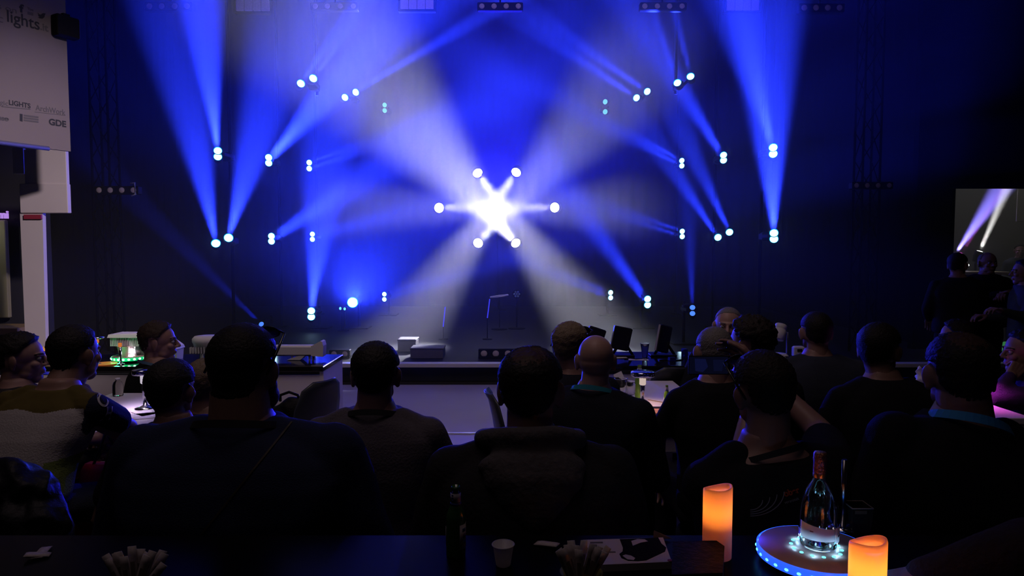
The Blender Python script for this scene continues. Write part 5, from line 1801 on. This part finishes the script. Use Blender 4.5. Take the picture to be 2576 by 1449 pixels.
def monitor(label, x0, y0, x1, y1, Y, rz, rx, hpx, stand=True):
    a, b = at(x0, y0, Y), at(x1, y1, Y)
    c = (a + b) / 2
    o = thing('monitor', label, 'monitor', (c.x, c.y, CT))
    w, h = abs(b.x - a.x), abs(a.z - b.z)
    M = Matrix.Translation((0, 0, c.z - CT)) @ Matrix.Rotation(rz, 4, 'Z') @ Matrix.Rotation(rx, 4, 'Y')
    MB().box((0, 0, 0), (w, .035, h), bev=.008).build('case', MON, o, M)
    MB().box((0, .0185, 0), (w * .92, .002, h * .9)).build('screen', mat('screen_off', (.01, .01, .02), .15), o, M)
    MB().box((-w * .5 - .001, 0, 0), (.006, .02, h * .96)).build('edge_strip', mat('edge_silver', (.5, .48, .52), .3, .5), o, M)
    if stand:
        MB().cyl((.0, .01, c.z - CT - h * .1), (-.07, .03, .012), .012, n=8).build('stand_strut', BLACK, o)
        MB().cyl((.02, .01, c.z - CT - h * .1), (.10, .03, .012), .012, n=8).build('stand_strut', BLACK, o)
    MB().box((0, .03, .008), (.22, .12, .016), bev=.004).build('stand_foot', BLACK, o)
    return o


monitor('dark monitor tilted on struts on the right counter, nearer the stage centre', 1540, 822, 1586, 880, 5.62, R(8), R(12), 60)
monitor('dark tilted monitor half hidden behind the grey haired head', 1476, 824, 1520, 868, 5.69, R(10), R(18), 50)
monitor('dark monitor seen nearly edge on, right of the clear cup', 1648, 818, 1690, 886, 5.64, R(35), R(14), 70)
p = at(1622, 892, 5.47)
cup('clear plastic cup with a foot between the two monitors on the right counter', p.x, 5.47, CT, .036, .018, at(1622, 864, 5.47).z - CT, CLEAR)
PAPERW = mat('paper_white', (.62, .6, .6), .7)


def paper(name, label, cat, px, py, z, w, d, rz, m=PAPERW, h=.002):
    p = onplane(px, py, z)
    o = MB().box((0, 0, h / 2 + .0005), (w, d, h)).build(name, m)
    o.matrix_basis = Matrix.Translation((p.x, p.y, z)) @ Matrix.Rotation(rz, 4, 'Z')
    return tag(o, label, cat)


paper('paper_sheet', 'pale paper sheet under the tilted monitor on the right counter', 'paper', 1556, 899, CT, .12, .09, .3)
paper('paper_sheet', 'pale papers in front of the clear cup on the right counter', 'paper', 1606, 905, CT, .16, .06, -.1)
paper('blue_box', 'small blue box on the right counter beside the edge on monitor', 'box', 1690, 908, CT, .05, .04, .2, mat('box_blue', (.012, .015, .16), .6, 0, .1), .03)
paper('blue_folder', 'blue folder on the right counter beside the shell chair', 'folder', 1722, 900, CT, .03, .06, .2, mat('box_blue', (.012, .015, .16), .6, 0, .1), .075)
for k, (px, py) in enumerate(((1572, 905), (1660, 908))):
    p = onplane(px, py, CT)
    o = MB().tube([(.0, 0, .004), (.05, .02, .004), (.09, -.02, .005), (.15, .0, .004), (.2, .03, .004)], .004, 6).build('cable', BLACK)
    o.location = (p.x, p.y + .02, CT)
    tag(o, 'black cable lying on the right counter, ' + ('nearer the bald man' if k == 0 else 'nearer the phone'), 'cable')

# ================================================================== things on the left counter
p = onplane(128, 914, CT)
o = thing('flameless_candle', 'small yellow glowing candle on the left counter beside the profile head', 'candle', (p.x, 5.24, CT))
hC = at(128, 873, 5.24).z - CT
MB().lathe([(.03, 0), (.032, .003), (.032, hC * .97), (.030, hC), (.024, hC - .004), (.02, hC * .6)], 24, cap1=True).build('wax', translucent('yellow_wax', (.95, .75, .35), .5), o)
MB().lathe([(.001, hC * .62), (.006, hC * .68), (.001, hC * .85)], 10).build('flame_bulb', glow('yellow_bulb', (1, .6, .12), 8), o)
point('candle_light', (p.x, 5.24, CT + hC * .74), 1.0, (1, .5, .08), .01)
p = onplane(302, 905, CT + .03)
o = thing('lit_tray', 'round tray glowing green at its edge on the left counter', 'tray', (p.x, 5.43, CT))
rT = 42 / FPX * 5.43
MB().lathe([(rT * .9, .012), (rT, .016), (rT, .036), (rT * .97, .040), (.005, .041)], 40).build('plate', mat('tray_top', (.42, .33, .28), .35), o)
MB().lathe([(rT + .0008, .013), (rT + .004, .016), (rT + .004, .037), (rT + .0008, .0395)], 40, cap0=False, cap1=False).build('edge_light', mat('green_acrylic_edge', (.05, .6, .25), .2, emit=(.0, .75, .22), estr=.6), o)
MB().lathe([(rT * .6, 0), (rT * .62, .012)], 24).build('base', BLACK, o)
for k in range(22):
    a = 2 * math.pi * k / 22
    MB().ball((0, 0, 0), (.003, .010, .008), 8, 6).build('edge_diode', glow('mint_diode', (.6, 1.0, .8), 3.0), o, Matrix.Rotation(a, 4, 'Z') @ Matrix.Translation((rT + .0045, 0, .027)))
MB().lathe([(.03, .0412), (.028, .047), (.002, .05)], 16).build('top_light', glow('white_top_light', (1, .9, 1), 3.0), o)
point('tray_light', (p.x, 5.43 - rT - .06, CT + .03), .6, (.02, .9, .25), .02)
point('tray_top_light', (p.x, 5.43, CT + .07), .9, (1, .85, .95), .02)
cup('clear plastic cup with painted pink light standing on the green lit tray', p.x - .03, 5.39, CT + .0415, .044, .032, at(290, 871, 5.39).z - CT - .0415, translucent('clear_cup_pink_light', (.75, .55, .55), .4))  # pink light on the clear cup is put into its colour
cup('clear glass on the green lit tray, right of the cup with painted pink light', p.x + .055, 5.44, CT + .0415, .026, .022, .07, CLEAR)
q = onplane(250, 921, CT)
o = MB().lathe([(.05, 0), (.085, .004), (.088, .010), (.08, .009), (.002, .006)], 32).build('plate', mat('orange_plate', (.75, .25, .08), .35, emit=(1.0, .25, .05), estr=.18))
o.location = (q.x + .0, 5.235, CT + .0005)
tag(o, 'orange lit plate under the slim chrome lamp on the left counter', 'plate')

# ================================================================== things on the white tables
def on_table(px, py):
    return onplane(px, py, TZ)


paper('brochure', 'printed brochure on the left white table beside the lamp foot', 'brochure', 352, 1048, TZ, .20, .14, .4, mat('brochure_grey', (.48, .44, .5), .6))
paper('paper_sheet', 'white paper sheet on the left white table right of the lamp', 'paper', 392, 1035, TZ, .14, .20, -.7)
p = on_table(297, 996)
o = thing('water_bottle', 'clear water bottle with white cap on the left white table', 'bottle', (p.x, p.y, TZ))
hb = at(297, 951, p.y).z - TZ
MB().lathe([(.026, 0), (.03, .004), (.03, hb * .6), (.024, hb * .78), (.012, hb * .86), (.012, hb * .9)], 24).build('body', CLEAR, o)
MB().lathe([(.014, hb * .9), (.014, hb * .995), (.012, hb)], 20).build('cap', mat('cap_white', (.8, .78, .8), .5), o)
p = on_table(1562, 990)
cup('plastic cup with a lit rim on the centre table beside the bald man', p.x, p.y, TZ, .040, .032, at(1562, 952, p.y).z - TZ + .0, CLEAR)
p = on_table(1600, 1000)
cup('clear plastic cup behind the lamp stem on the centre table', p.x - .02, p.y + .08, TZ, .032, .025, .085, CLEAR)
p = on_table(1612, 1012)
beer('green beer bottle behind the centre lamp stem', p.x + .015, p.y + .13, TZ, .20, tint=(.10, .22, .03))
p = on_table(1677, 1022)
beer('green beer bottle at the right of the centre table, by the dark sleeve', p.x, p.y, TZ, at(1677, 969, p.y).z - TZ, tint=(.12, .24, .03))
p = on_table(1532, 975)
bm_ = MB()
bm_.ball((0, 0, .03), (.10, .07, .045), 16, 10).ball((.07, -.02, .025), (.09, .05, .03), 14, 8)
ob = obj_np('folded_scarf', wobble(remesh(bm_, .01, 3), .008, 40, 1.1), cloth('black', (.010, .010, .012)))
ob.location = (p.x, p.y, TZ - .008)
tag(ob, 'dark folded cloth on the centre table behind the plastic cup', 'scarf')
p = on_table(1558, 962)
o = MB().box((0, 0, .03), (.06, .003, .06)).build('table_card', PAPERW)
o.matrix_basis = Matrix.Translation((p.x + .02, p.y + .05, TZ + .001)) @ Matrix.Rotation(R(-25), 4, 'Y') @ Matrix.Rotation(R(-10), 4, 'X')
tag(o, 'small white card leaning on the dark cloth of the centre table', 'card')
paper('magazine', 'magazine with red and orange pictures on the centre table', 'magazine', 1650, 1036, TZ, .17, .11, .02, mat('magazine_red', (.55, .22, .12), .5, noise=.6, nscale=30), .005)
paper('magazine', 'magazine with a dark stripe behind the red one on the centre table', 'magazine', 1645, 1027, TZ, .18, .02, .03, mat('dark_stripe', (.03, .03, .04), .5), .008)
paper('paper_sheet', 'white paper sheet at the front edge of the centre table', 'paper', 1662, 1058, TZ, .14, .11, -.15)
paper('pen', 'dark pen lying on the white paper of the centre table', 'pen', 1652, 1066, TZ + .003, .09, .012, .05, mat('pen_dark', (.04, .035, .03), .4), .008)
paper('stirrer', 'thin wooden stirrer lying beside the beer bottle on the centre table', 'stirrer', 1650, 1010, TZ, .11, .005, -.75, mat('stirrer_wood', (.3, .2, .14), .7), .004)
# right table
p = on_table(2322, 962)
bm_ = MB()
bm_.ball((0, 0, .03), (.05, .04, .03), 12, 8).ball((-.03, 0, .07), (.02, .015, .05), 10, 8).ball((.03, .01, .05), (.03, .02, .03), 10, 8)
ob = obj_np('paper_tissue', wobble(remesh(bm_, .007, 1), .010, 60, .4), PAPERW)
ob.location = (p.x, p.y, TZ - .004)
tag(ob, 'crumpled white tissue on the magenta table', 'tissue')
paper('stirrer', 'thin stirrer lying at the left end of the magenta table', 'stirrer', 2314, 1000, TZ, .12, .005, -.5, mat('stirrer_wood', (.3, .2, .14), .7), .004)
paper('pen', 'short black pen on the magenta table beside the blue lanyard', 'pen', 2456, 1037, TZ, .035, .012, -.2, mat('pen_dark', (.04, .035, .03), .4), .010)
paper('paper_scrap', 'dark scrap lying by the forearm on the magenta table', 'paper', 2291, 980, TZ, .03, .012, .1, mat('pen_dark', (.04, .035, .03), .4), .004)

# ---- red bag hanging beside the leaning man
pb = at(272, 1235, 2.95)
bag = thing('carrier_bag', 'red carrier bag with white letters hanging beside the leaning man', 'bag', pb, R(-8))
RED = mat('bag_red', (.26, .012, .022), .45, noise=.2, nscale=8)
bgm = MB()
bgm.loft([[(x * wd, y * dd, z) for x, y in ((-1, -1), (-.3, -1.15), (.4, -.95), (1, -1), (1.03, 0), (1, 1), (0, 1.1), (-1, 1))] for z, wd, dd in ((-.16, .105, .05), (-.14, .112, .055), (0, .11, .05), (.10, .105, .03), (.125, .095, .018))], True, True, True)
bgm.build('body', RED, bag)
MB().tube([(-.055, -.015, .12), (-.02, -.01, .20), (-.005, 0, .26), (.005, 0, .26), (.03, .01, .20), (.06, .01, .12)], .006, 8).build('handle', mat('strap_black', (.012, .012, .014), .6), bag)
lettering('lettering', 'on', .055, mat('bag_white', (.62, .56, .58), .6), bag, Matrix.Translation((-.035, -.0585, -.005)) @ Matrix.Rotation(R(90), 4, 'X'), .003)
lettering('lettering', 'es', .022, mat('bag_white', (.62, .56, .58), .6), bag, Matrix.Translation((-.005, -.0585, -.04)) @ Matrix.Rotation(R(90), 4, 'X'), .0)
# metal strip in the gloss floor in front of the stage
struct(MB().box((-.6, 5.98, .008), (10.4, .03, .012)).build('trim_2', mat('floor_strip', (.7, .68, .7), .25, .6)))
struct(MB().box((-.6, 4.48, .003), (10.4, 2.96, .004)).build('floor_front', mat('floor_front_white', (.32, .295, .32), .45, 0, .2)))
